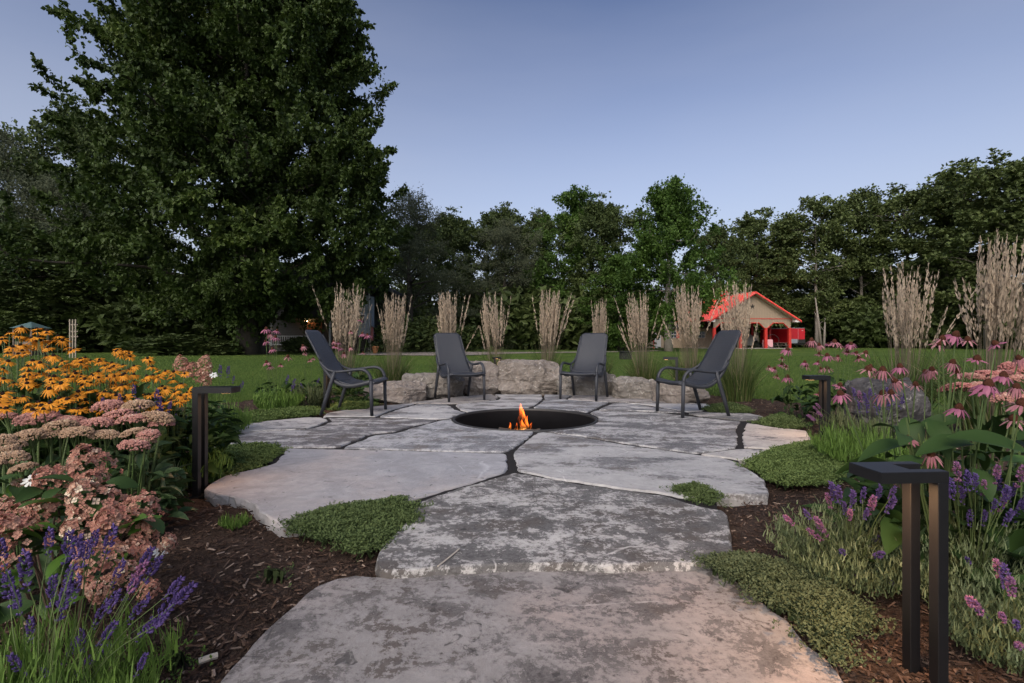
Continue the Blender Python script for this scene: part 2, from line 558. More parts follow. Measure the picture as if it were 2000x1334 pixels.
# chips of bark lying on it
g = np.random.default_rng(21)
n = 52000
dd = 1.0 + 8.2 * g.random(n) ** 1.9
xx = (g.random(n) * 2 - 1) * np.minimum(dd * 1.12 + .2, 5.2)
CP = np.stack([xx, dd, 0 * dd], -1)
keep = in_bed(CP, -.05) & ~in_stones(CP) & (np.hypot(xx - RING_C[0], dd - RING_C[1]) > 1.0)
CP = CP[keep]
CP[:, 2] = -.052 + .014 * fnoise(CP, 2.2) + .010 * fnoise(CP, 9.0) + g.random(len(CP)) * .014
n = len(CP)
CHIP_V = np.array([[-.5, -.5, 0], [-.42, .5, 0], [.5, .3, 0], [.4, -.45, 0], [-.38, -.1, .6], [.36, .05, .5]])
CHIP_F = [np.array([[0, 3, 5, 4], [2, 1, 4, 5]]), np.array([[1, 0, 4], [3, 2, 5]])]
az = g.random(n) * 6.283
dirs = np.stack([np.cos(az), np.sin(az), g.normal(0, .28, n)], -1)
ln = .012 + .040 * g.random(n) ** 2.2 + .03 * (g.random(n) < .04)
sc = np.stack([ln, .004 + .008 * g.random(n), .003 + .006 * g.random(n)], -1)
V, F = inst(CHIP_V, CHIP_F, CP, frames(dirs, g.normal(0, .5, n)), sc)
m_chip = leafy('bark_chip', (.032, .019, .014), (.125, .080, .058), .9, 0, (.28, .21, .165), .15)
chips = ob('bark_chips', mesh_of('bark_chips', V, F, m_chip, False, np.repeat(g.random(n) ** 1.6, 6)))
tag(chips, 'loose dark brown bark mulch chips covering the planting beds', 'mulch', kind='stuff')

# short turf blades where the lawn is near enough to show them
n = 165000
dd = 8.0 + 26 * g.random(n) ** 1.5
xx = (g.random(n) * 2 - 1) * dd * 1.05
GP = np.stack([xx, dd, np.full(n, -.075)], -1)
GP = GP[~in_bed(GP, -.1)]
n = len(GP)
V, F, k = blades(GP, g.random(n) * 6.283, .25 + .5 * g.random(n), .035 + .04 * g.random(n), .006 + .012 * GP[:, 1] / 25, 1, 1.0, g)
turf = ob('turf_blades', mesh_of('turf_blades', V, F, leafy('turf', (.050, .095, .016), (.100, .152, .029), .7, .3), False, np.repeat(g.random(n), k)))
tag(turf, 'short mown green grass of the lawn', 'grass', kind='stuff')

# gravel drive across the lawn
def m_gravel():
    m, nt, b, out = new_mat('gravel')
    v = coords(nt, 5)
    c = mixc(nt, noise(nt, v, 18, 5, .8), (.13, .105, .09), (.33, .28, .25))
    nt.links.new(c, b.inputs['Base Color'])
    b.inputs['Roughness'].default_value = .95
    bump(nt, b, noise(nt, v, 45, 3, .7), .6, .03)
    return m
dl = [(-12.2, 41.5), (-11, 36), (-7.5, 34.5), (-4.2, 34), (-2.0, 36.5), (0, 39.5), (3, 42), (8, 44.5), (12, 47.5), (16, 52)]
dr = [(-13.5, 47), (-9, 47), (-6, 46.6), (-3, 46), (0, 45.4), (2, 45.6), (4, 46.2), (8, 47.2), (12, 49.5), (15.5, 54)]
A_ = smooth_path([(x, y, 0) for x, y in dl], 6); B_ = smooth_path([(x, y, 0) for x, y in dr], 6)
k = len(A_)
A_[:, 1] += .3 * fnoise(A_, 1.1); B_[:, 1] += .3 * fnoise(B_, 1.3)
A_[:, 2] = B_[:, 2] = -.04
i = np.arange(k - 1)
drive = ob('gravel_drive', mesh_of('gravel_drive', np.vstack([A_, B_]), np.stack([i, i + 1, k + i + 1, k + i], -1), m_gravel()))
tag(drive, kind='structure')

# ------------------------------------------------------------------ patio: joint bed and flagstones
def m_flag(name, pale, dark, amount, seed, big=1.1, speck=.35, pits=.25, tint=None):
    """weathered limestone: pale ground, dark lichen crust in patches, small pits and scratches"""
    m, nt, b, out = new_mat(name)
    v = coords(nt, seed)
    st_ = coords(nt, seed + 5, (1.0, 2.4, 1.0))
    lo = noise(nt, st_, big, 5, .6, .5)
    mid = noise(nt, v, 7.5, 9, .72, .4)
    hi = noise(nt, v, 42, 8, .78)
    rel = noise(nt, v, 4.5, 6, .62, 1.0)
    cen = lambda n_, w_: math2(nt, 'MULTIPLY', math2(nt, 'SUBTRACT', n_, .5), w_)
    s = math2(nt, 'ADD', math2(nt, 'ADD', cen(lo, .95 - speck), cen(mid, .95 * speck + .05)), cen(hi, .95 * speck))
    s = math2(nt, 'ADD', s, .5)
    thr = .62 - .25 * amount
    st = rampf(nt, s, thr - .014, thr + .030)            # crisp crust
    halo = rampf(nt, s, thr - .10, thr + .01)            # thin dirt round it
    base = mixc(nt, rampf(nt, rel, .3, .7), tuple(x * .82 for x in pale), pale)
    if tint is not None:
        base = mixc(nt, rampf(nt, noise(nt, v, 1.1, 4, .55), .45, .66), base, tint)
    base = mixc(nt, math2(nt, 'MULTIPLY', rampf(nt, hi, .50, .68), .30), base, tuple(x * .55 for x in pale))
    c = mixc(nt, math2(nt, 'MULTIPLY', halo, .42), base, tuple(x * 2.7 for x in dark))
    crust = mixc(nt, rampf(nt, hi, .38, .60), tuple(x * .75 for x in dark), tuple(x * 2.2 for x in dark))
    crust = mixc(nt, math2(nt, 'MULTIPLY', rampf(nt, noise(nt, v, 3.0, 5, .65), .48, .62), .6), crust, (dark[0] * 1.15, dark[1] * .92, dark[2] * .72))
    tone = rampf(nt, noise(nt, v, 6.0, 8, .72, .8), .34, .66)     # uneven grey film
    c = mixc(nt, math2(nt, 'MULTIPLY', tone, .42), c, tuple(x * .52 for x in pale))
    c = mixc(nt, math2(nt, 'MULTIPLY', st, .92), c, crust)
    # small dark blots and pits
    n4 = noise(nt, v, 11.0, 6, .6, 1.6)
    pit = rampf(nt, n4, .655 - pits * .055, .690)
    c = mixc(nt, math2(nt, 'MULTIPLY', pit, .8), c, tuple(x * .8 for x in dark))
    # pale scuffs
    n5 = noise(nt, coords(nt, seed + 9, (1.0, 4.0, 1.0)), 9.0, 8, .75)
    c = mixc(nt, math2(nt, 'MULTIPLY', rampf(nt, n5, .60, .72), .55), c, tuple(min(.85, x * 1.25) for x in pale))
    # hairline cracks and veins
    vo = N(nt, 'ShaderNodeTexVoronoi', feature='DISTANCE_TO_EDGE')
    vo.inputs['Scale'].default_value = 1.5
    wv = N(nt, 'ShaderNodeMixRGB'); wv.inputs[0].default_value = .12
    nz = N(nt, 'ShaderNodeTexNoise'); nz.inputs['Scale'].default_value = 3.0; nz.inputs['Detail'].default_value = 7
    nt.links.new(v, nz.inputs['Vector']); nt.links.new(v, wv.inputs[1]); nt.links.new(nz.outputs['Color'], wv.inputs[2])
    nt.links.new(wv.outputs[0], vo.inputs['Vector'])
    sel = noise(nt, v, 2.0, 3)
    line = math2(nt, 'SUBTRACT', 1.0, rampf(nt, vo.outputs['Distance'], .0, .008))
    c = mixc(nt, math2(nt, 'MULTIPLY', math2(nt, 'MULTIPLY', line, rampf(nt, sel, .54, .60)), .65), c, tuple(min(1, x * 1.3) for x in pale))
    crack = math2(nt, 'MULTIPLY', line, math2(nt, 'SUBTRACT', 1.0, rampf(nt, sel, .40, .45)))
    c = mixc(nt, math2(nt, 'MULTIPLY', crack, .55), c, dark)
    nt.links.new(c, b.inputs['Base Color'])
    b.inputs['Roughness'].default_value = .78
    b.inputs['Specular IOR Level'].default_value = .25
    h = math2(nt, 'ADD', math2(nt, 'ADD', math2(nt, 'MULTIPLY', hi, .35), math2(nt, 'MULTIPLY', rel, 1.1)), math2(nt, 'MULTIPLY', mid, .6))
    h = math2(nt, 'SUBTRACT', math2(nt, 'SUBTRACT', h, math2(nt, 'MULTIPLY', pit, .35)), math2(nt, 'MULTIPLY', crack, .4))
    bump(nt, b, h, .50, .016)
    return m

m_joint = plain('joint_grit', (.026, .024, .024), .95, 0, .1, .5, 60, .8)
JB = [(500,872),(560,836),(640,812),(810,787),(880,779),(960,773),(1060,773),(1120,774),(1240,775),(1330,787),(1385,797),(1450,815),(1540,845),(1500,872),(1440,890),(1455,935),(1400,960),(1400,990),(1410,1060),(1340,1092),(1000,1092),(800,1096),(760,1050),(810,990),(620,995),(560,940)]
jb = np.array([gp(x, y, 0) for x, y in JB]); jb[:, 2] = -.034
# joint bed as a ring of quads round the fire pit hole
def ray_hit(poly, c, th):
    d = np.array([math.cos(th), math.sin(th)])
    best = 0
    for i in range(len(poly)):
        a, b_ = poly[i - 1][:2] - c, poly[i][:2] - c
        e = b_ - a
        den = d[0] * e[1] - d[1] * e[0]
        if abs(den) < 1e-9: continue
        t = (a[0] * e[1] - a[1] * e[0]) / den
        u = (a[0] * d[1] - a[1] * d[0]) / den
        if 0 <= u <= 1 and t > best: best = t
    return best
K = 180
th = np.arange(K) * 2 * np.pi / K
ro = np.array([max(ray_hit(jb, RING_C, t), RING_R + .1) for t in th])
ri = RING_R + .004
inner = np.stack([RING_C[0] + ri * np.cos(th), RING_C[1] + ri * np.sin(th), np.full(K, -.013)], -1)
outer = np.stack([RING_C[0] + ro * np.cos(th), RING_C[1] + ro * np.sin(th), np.full(K, -.013)], -1)
i = np.arange(K); j = (i + 1) % K
patio = ob('patio', mesh_of('patio', np.vstack([inner, outer]), np.stack([i, K + i, K + j, j], -1), m_joint))
tag(patio, kind='structure')

def build_stone(key, mat, parent, thick=.10, rough=.006, seed=0, label=None):
    g = np.random.default_rng(seed + 100)
    z0 = STONES[key][0]
    poly = POLY[key][:, :2]
    # resample the outline and roughen it
    out = []
    for i in range(len(poly)):
        a, b_ = poly[i], poly[(i + 1) % len(poly)]
        L = np.linalg.norm(b_ - a)
        k = int(max(1, min(60, L / .045)))
        for t in range(k):
            out.append(a + (b_ - a) * t / k)
    out = np.array(out)
    # soften the corners a little
    for _ in range(1):
        out = .5 * out + .25 * np.roll(out, 1, 0) + .25 * np.roll(out, -1, 0)
    nrm = np.roll(out, -1, 0) - np.roll(out, 1, 0)
    nrm = unit(np.stack([nrm[:, 1], -nrm[:, 0]], -1))
    area = .5 * np.sum(out[:, 0] * np.roll(out[:, 1], -1) - np.roll(out[:, 0], -1) * out[:, 1])
    if area < 0:
        nrm = -nrm
    p3 = np.column_stack([out, np.zeros(len(out))])
    out = out + nrm * (rough * 1.9 * fnoise(p3, 9.0, seed) + rough * 1.1 * fnoise(p3, 31.0, seed + 2) + rough * .35 * g.normal(size=len(out)))[:, None] - nrm * .010
    # the fire pit cuts into the stones round it
    v = out - RING_C
    dist = np.hypot(v[:, 0], v[:, 1])
    near = dist < RING_R + .012
    out[near] = RING_C + v[near] / dist[near][:, None] * (RING_R + .012)
    n = len(out)
    def ring(off, z, jit):
        p = out + nrm * (off + jit * g.normal(size=n))[:, None]
        return np.column_stack([p, z0 + z + jit * .5 * g.normal(size=n)])
    r0 = ring(-.008, 0.0, .0018); r0[:, 2] = z0
    r1 = ring(-.002, -.007, .002)
    r2 = ring(.002, -.03, .004)
    r3 = ring(-.006, -thick, .004)
    V = np.vstack([r0, r1, r2, r3])
    i = np.arange(n); j = (i + 1) % n
    q = np.vstack([np.stack([k * n + i, (k + 1) * n + i, (k + 1) * n + j, k * n + j], -1) for k in range(3)])
    if area < 0:
        q = q[:, ::-1]
    top = np.arange(n)[None] if area > 0 else np.arange(n)[None, ::-1]
    c = np.append(out.mean(0), z0)
    o = ob('flagstone', mesh_of('flagstone', V - c, [q, top], mat), parent, loc=c)
    if label: o['label'] = label
    return o

PALE, DARK = (.50, .46, .44), (.060, .058, .062)
flags = {
 'A': m_flag('flag_a', (0.327, 0.303, 0.291), (.068, .062, .060), .46, 1, 2.4, .62, 1.0, (.38, .315, .285)),
 'B': m_flag('flag_b', (0.526, 0.503, 0.479), (.058, .055, .054), .62, 2, 1.3, .60, .5),
 'C': m_flag('flag_c', (0.362, 0.357, 0.371), (.17, .17, .18), .16, 3, 1.0, .4, .35, (.42, .375, .36)),
 'D1': m_flag('flag_d', (0.508, 0.479, 0.461), DARK, .28, 4, 1.8),
 'D2': m_flag('flag_e', (0.489, 0.470, 0.461), (.07, .066, .068), .56, 5, 1.9, .4),
 'G': m_flag('flag_f', (0.508, 0.489, 0.479), (.10, .10, .105), .36, 6, 1.6),
 'F': m_flag('flag_g', (0.395, 0.381, 0.376), DARK, .2, 7, 1.4),
 'R': m_flag('flag_h', (0.338, 0.310, 0.291), DARK, .25, 8, 1.4),
 'E': m_flag('flag_i', (0.470, 0.461, 0.465), (.10, .10, .105), .50, 9, 2.0, .5),
 'Q': m_flag('flag_j', (0.489, 0.470, 0.461), (.10, .098, .10), .45, 10, 1.8),
 'P': m_flag('flag_k', (0.451, 0.442, 0.451), (.09, .09, .095), .55, 11, 1.8),
 'O': m_flag('flag_l', (0.376, 0.348, 0.338), (.09, .085, .085), .40, 12, 2.2),
 'L': m_flag('flag_m', (0.470, 0.451, 0.442), (.08, .08, .085), .55, 13, 2.2),
 'M': m_flag('flag_n', (0.489, 0.470, 0.461), DARK, .18, 14, 1.8),
 'N': m_flag('flag_o', (0.470, 0.442, 0.432), (.07, .07, .07), .60, 15, 2.4),
 'I': m_flag('flag_p', (0.479, 0.465, 0.456), (.07, .068, .07), .50, 16, 1.5, .46),
 'J': m_flag('flag_q', (0.508, 0.465, 0.428), DARK, .15, 17, 2.0),
 'K': m_flag('flag_r', (0.489, 0.461, 0.437), DARK, .25, 18, 2.0),
 'H': m_flag('flag_s', (0.470, 0.456, 0.446), (.09, .088, .09), .30, 19, 1.2, .3),
}
FLAB = {'A': 'large mottled pinkish slab nearest the camera', 'B': 'dark lichen stained slab behind the nearest slab', 'C': 'smooth blue grey slab with dark edge on the left', 'H': 'pale slab right of the joint in front of the fire pit', 'I': 'dark stained slab right of the fire pit'}
for k_, key in enumerate(STONES):
    build_stone(key, flags[key], patio, .10 if key in 'ABC' else .085, .006, k_, FLAB.get(key))

# the broken lower ledge along the left edge of the nearest slab
STONES['A2'] = (-.068, [(600,1175),(560,1205),(528,1235),(520,1262),(505,1300),(490,1345),(470,1420),(372,1430),(398,1375),(426,1325),(455,1290),(490,1250),(515,1226),(548,1198),(580,1172)])
POLY['A2'] = stone_poly('A2')
build_stone('A2', m_flag('flag_t', (.42, .40, .42), (.09, .09, .095), .25, 24, 1.8), patio, .06, .006, 40)

# ------------------------------------------------------------------ fire pit
def lathe(profile, n=72):
    pr = np.asarray(profile, dtype=float)
    th = np.arange(n) * 2 * np.pi / n
    V = np.stack([pr[:, None, 0] * np.cos(th), pr[:, None, 0] * np.sin(th), pr[:, None, 1] * np.ones(n)], -1)
    m = len(pr)
    idx = np.arange(m * n).reshape(m, n)
    q = np.stack([idx[:-1], np.roll(idx, -1, 1)[:-1], np.roll(idx, -1, 1)[1:], idx[1:]], -1).reshape(-1, 4)
    return V.reshape(-1, 3), [q]

m_steel = plain('pit_steel', (.009, .009, .011), .6, .5, .4, .4, 9, .2)
m_rim = plain('pit_rim', (.045, .044, .044), .55, .5, .4, .35, 14, .3)
m_ash = plain('ash', (.16, .15, .145), .98, 0, .1, .6, 22, 1.0)
pit = thing('fire_pit', 'round in-ground steel fire pit sunk in the flagstone patio', 'fire pit', (RING_C[0], RING_C[1], 0))
r = RING_R
V, F = lathe([(r - .020, .004), (r - .020, -.34), (r - .008, -.34), (r - .008, .004)], 96)
ob('liner', mesh_of('liner', V, F, m_steel, True), pit)
V, F = lathe([(r - .0215, -.02), (r - .022, .006), (r - .016, .009), (r - .004, .009), (r + .004, .005), (r + .002, -.03)], 96)
ob('rim', mesh_of('rim', V, F, m_rim, True), pit)
gr = np.linspace(.0, r - .018, 12)
V, F = lathe([(max(x, .001), -.30 + .05 * math.exp(-(x / .35) ** 2)) for x in gr], 48)
V[:, 2] += .012 * fnoise(V, 9)
ob('ash_floor', mesh_of('ash_floor', V, F, m_ash, True), pit)

m_char, nt, b, out = new_mat('charred_wood')
v = coords(nt, 4)
nz = noise(nt, v, 26, 5, .7)
nt.links.new(mixc(nt, nz, (.010, .009, .008), (.06, .055, .05)), b.inputs['Base Color'])
b.inputs['Roughness'].default_value = .95
bump(nt, b, nz, .8, .01)

fire = thing('campfire', 'small orange log fire burning at the middle of the fire pit', 'fire', (.115, 5.80, -.26))
gq = np.random.default_rng(5)
for k_, (a, L, z, ox, oy) in enumerate([(.3, .46, .05, 0, 0), (1.5, .42, .07, .02, .03), (2.5, .44, .10, -.02, .02), (-.5, .36, .13, .05, -.04), (.1, .30, .12, -.12, -.06)]):
    t = np.linspace(-.5, .5, 7)
    P = np.stack([np.cos(a) * t * L + ox, np.sin(a) * t * L + oy, z + .06 * t * (1 if k_ % 2 else -1) + .006 * gq.normal(size=7)], -1)
    V, F = tubev(P, .030 + .004 * gq.normal(size=7), 8)
    ob('log', mesh_of('log', V, F, m_char), fire)

# flames: closed tongues of glowing gas
def m_flame():
    m = bpy.data.materials.new('flame')
    m.use_nodes = True
    nt = m.node_tree
    nt.nodes.clear()
    out = nt.nodes.new('ShaderNodeOutputMaterial')
    em = nt.nodes.new('ShaderNodeEmission')
    tc = nt.nodes.new('ShaderNodeTexCoord')
    sp = nt.nodes.new('ShaderNodeSeparateXYZ')
    nt.links.new(tc.outputs['Generated'], sp.inputs[0])
    c = mixc(nt, rampf(nt, sp.outputs[2], .05, .75), (1.0, .36, .055), (1.0, .14, .014))
    nt.links.new(c, em.inputs[0])
    nv = noise(nt, coords(nt, 3, (14, 14, 6)), 1.6, 3, .6)
    dx, dy = math2(nt, 'SUBTRACT', sp.outputs[0], .5), math2(nt, 'SUBTRACT', sp.outputs[1], .5)
    rr2 = math2(nt, 'ADD', math2(nt, 'MULTIPLY', dx, dx), math2(nt, 'MULTIPLY', dy, dy))
    soft = rampf(nt, math2(nt, 'SUBTRACT', .25, rr2), .0, .25)          # thin towards the rim of the tongue
    s = math2(nt, 'MULTIPLY', math2(nt, 'MULTIPLY', math2(nt, 'SUBTRACT', 1.22, sp.outputs[2]), rampf(nt, nv, .20, .65)), soft)
    nt.links.new(math2(nt, 'MULTIPLY', s, 300.0), em.inputs[1])
    nt.links.new(em.outputs[0], out.inputs['Volume'])
    m.cycles.volume_sampling = 'DISTANCE' if hasattr(m.cycles, 'volume_sampling') else 'DISTANCE'
    return m
MFL = m_flame()
for k_, (x, y, z, H, w, lean) in enumerate([(0, 0, .10, .350, .034, -.006), (.045, -.01, .09, .22, .022, .02), (-.030, .0, .10, .20, .020, -.012), (.080, .02, .08, .155, .017, .028), (-.135, -.02, .12, .115, .011, -.008), (-.085, .02, .10, .095, .012, .02), (.016, .04, .10, .28, .020, .012), (.012, -.03, .10, .17, .026, -.01), (.11, 0, .09, .09, .012, .02), (-.05, -.02, .1, .13, .012, -.02)]):
    t = np.linspace(0, 1, 14)
    rad = 1.6 * w * np.sin(np.pi * np.clip(t, 0, 1) ** .62) ** .8 * (1 - .35 * t) + .0008
    P = np.stack([x + lean * t ** 1.5 + .010 * np.sin(5 * t + k_), y + .008 * np.sin(4 * t + 2 * k_), z + H * t], -1)
    V, F = tubev(P, rad, 10)
    ob('flame', mesh_of('flame', V, F, MFL, True), fire)
fl = bpy.data.lights.new('fire_glow', 'POINT')
fl.energy = 2.2
fl.color = (1.0, .45, .14)
fl.shadow_soft_size = .08
ob('fire_glow', fl, fire, (0, 0, .30))

# ------------------------------------------------------------------ boulders of the low wall
def m_rock(name, c1, c2, seed, light=(.52, .49, .46), lichen=.5):
    m, nt, b, out = new_mat(name)
    v = coords(nt, seed)
    n1, n2, n3 = noise(nt, v, 2.5, 7, .65, .5), noise(nt, v, 14, 6, .7), noise(nt, v, 5, 6, .65, 1.5)
    c = mixc(nt, rampf(nt, n1, .3, .7), c1, c2)
    c = mixc(nt, math2(nt, 'MULTIPLY', rampf(nt, n2, .5, .72), .6), c, light)
    vo = N(nt, 'ShaderNodeTexVoronoi', feature='DISTANCE_TO_EDGE'); vo.inputs['Scale'].default_value = 4.5
    wv = N(nt, 'ShaderNodeMixRGB'); wv.inputs[0].default_value = .22
    nz = N(nt, 'ShaderNodeTexNoise'); nz.inputs['Scale'].default_value = 4.0; nz.inputs['Detail'].default_value = 5
    nt.links.new(v, nz.inputs['Vector']); nt.links.new(v, wv.inputs[1]); nt.links.new(nz.outputs['Color'], wv.inputs[2])
    nt.links.new(wv.outputs[0], vo.inputs['Vector'])
    vein = math2(nt, 'MULTIPLY', math2(nt, 'SUBTRACT', 1.0, rampf(nt, vo.outputs['Distance'], 0, .045)), rampf(nt, n3, .5, .6))
    c = mixc(nt, math2(nt, 'MULTIPLY', vein, lichen), c, (.55, .52, .48))
    c = mixc(nt, math2(nt, 'MULTIPLY', rampf(nt, n3, .58, .75), .5), c, tuple(x * .45 for x in c1))
    nt.links.new(c, b.inputs['Base Color'])
    b.inputs['Roughness'].default_value = .85
    b.inputs['Specular IOR Level'].default_value = .2
    bump(nt, b, math2(nt, 'ADD', n1, math2(nt, 'MULTIPLY', n2, .45)), .7, .03)
    return m

def boulder(name, label, cat, c, size, seed, mat, group, rz=0.0, squash=14.0, plates=.08):
    """quarried block: a superellipsoid broken by cut planes and noise"""
    g = np.random.default_rng(seed)
    n = 34
    u = np.linspace(-1, 1, n)
    faces, verts, off = [], [], 0
    A, B = np.meshgrid(u, u)
    for ax in range(3):
        for s in (-1, 1):
            p = np.zeros((n, n, 3))
            p[..., ax] = s
            p[..., (ax + 1) % 3], p[..., (ax + 2) % 3] = (A, B) if s > 0 else (B, A)
            verts.append(p.reshape(-1, 3))
            i = np.arange(n * n).reshape(n, n) + off
            faces.append(np.stack([i[:-1, :-1], i[:-1, 1:], i[1:, 1:], i[1:, :-1]], -1).reshape(-1, 4))
            off += n * n
    V = np.concatenate(verts); F = np.concatenate(faces)
    l = (np.abs(V) ** squash).sum(1) ** (1 / squash)
    V = V / l[:, None]
    for _ in range(22):                                   # cleaved facets
        d = unit(g.normal(size=3) * np.array([1, 1, .9]))
        h = .98 + .36 * g.random()
        s = V @ d
        k = s > h
        V[k] -= (s[k] - h)[:, None] * d * .92
    half = np.array(size) / 2
    W = V * half
    nd = unit(V)
    ridg = 1 - np.abs(fnoise(W, 3.6, seed))
    W = W + nd * (.034 * fnoise(W, 4.0, seed) + plates * .5 * (ridg - .7) + .020 * np.round(1.5 * fnoise(W * np.array([1, 1, 2.2]), 5.5, seed + 5)) / 1.5 + .014 * fnoise(W, 14.0, seed + 3) + .006 * fnoise(W, 40, seed))[:, None]
    W[:, 2] += half[2]
    me = mesh_of(name, W, F, mat, False)
    o = ob(name, me, None, c, (0, 0, rz))
    # weld the six sheets
    import bmesh
    bm = bmesh.new(); bm.from_mesh(me)
    bmesh.ops.remove_doubles(bm, verts=bm.verts, dist=.0015)
    bm.to_mesh(me); bm.free()
    return tag(o, label, cat, group)

rk = [m_rock('rock_a', (.130, .110, .094), (.235, .203, .178), 1, (.36, .33, .29)), m_rock('rock_b', (.110, .099, .086), (.205, .184, .165), 2, (.33, .31, .28)), m_rock('rock_c', (.135, .114, .098), (.245, .210, .186), 3, (.36, .33, .30))]
WALLG = 'quarried boulders of the low seat wall'
def wall_rock(x0, x1, ytop, ybase, depth, seed, mi, label, rz=0.0):
    d0 = .90 * FPX / (ybase - HY)
    w = (x1 - x0) * d0 / FPX
    dt = d0 + .12
    top = HC - (ytop - HY) * dt / FPX
    c = (gx((x0 + x1) / 2, d0), d0 + depth / 2, -.07)
    return boulder('boulder', label, 'boulder', c, (w * 1.03, depth, top + .085), seed, rk[mi], WALLG, rz)
wall_rock(708, 822, 750, 783, .62, 11, 2, 'low flat boulder at the left end of the seat wall, behind the left chair', .20)
wall_rock(783, 898, 734, 775, .55, 12, 1, 'boulder behind the legs of the rear left chair', .13)
wall_rock(893, 976, 709, 769, .55, 13, 2, 'tall narrow boulder beside the copper lit lamp, left of the largest boulder', .05)
wall_rock(973, 1093, 708, 769, .60, 14, 0, 'largest tan block of the seat wall, centred behind the fire', 0.0)
wall_rock(1094, 1206, 733, 772, .58, 15, 1, 'grey boulder behind the legs of the rear right chair', -.06)
wall_rock(1206, 1296, 741, 779, .58, 16, 1, 'low dark boulder between the rear right chair and the right chair', -.15)
wall_rock(1285, 1388, 751, 787, .55, 17, 0, 'last boulder at the right end of the seat wall, behind the right chair', -.22)
rr = m_rock('rock_d', (.034, .032, .034), (.080, .075, .074), 9, (.15, .145, .14), .3)
boulder('boulder', 'weathered grey boulder among the coneflowers on the right', 'boulder', (gx(1775, 4.6), 4.9, -.1), (.70, .55, .62), 23, rr, None, .25, 4.0, .09)

# ------------------------------------------------------------------ lounge chairs
def m_chairplastic():
    m, nt, b, out = new_mat('anthracite_resin')
    v = coords(nt, 6)
    n = noise(nt, v, 5, 4, .6)
    nt.links.new(mixc(nt, n, (.022, .024, .030), (.032, .034, .042)), b.inputs['Base Color'])
    b.inputs['Roughness'].default_value = .55
    b.inputs['Specular IOR Level'].default_value = .45
    return m
def m_chairnet():
    """the same resin with the fine lengthwise slot pattern of the seat"""
    m, nt, b, out = new_mat('slotted_resin')
    tc = nt.nodes.new('ShaderNodeTexCoord'); sp = nt.nodes.new('ShaderNodeSeparateXYZ')
    nt.links.new(tc.outputs['Object'], sp.inputs[0])
    w = math2(nt, 'SINE', math2(nt, 'MULTIPLY', sp.outputs[1], 2 * math.pi / .0145), 0.0)
    l = math2(nt, 'SINE', math2(nt, 'MULTIPLY', sp.outputs[2], 2 * math.pi / .020), 0.0)
    slot = rampf(nt, w, -.2, .9)
    c = mixc(nt, slot, (.040, .043, .052), (.014, .015, .019))
    nt.links.new(c, b.inputs['Base Color'])
    b.inputs['Roughness'].default_value = .5
    b.inputs['Specular IOR Level'].default_value = .5
    bump(nt, b, math2(nt, 'ADD', slot, math2(nt, 'MULTIPLY', l, .15)), .6, .004)
    return m
MCH, MNET = m_chairplastic(), m_chairnet()

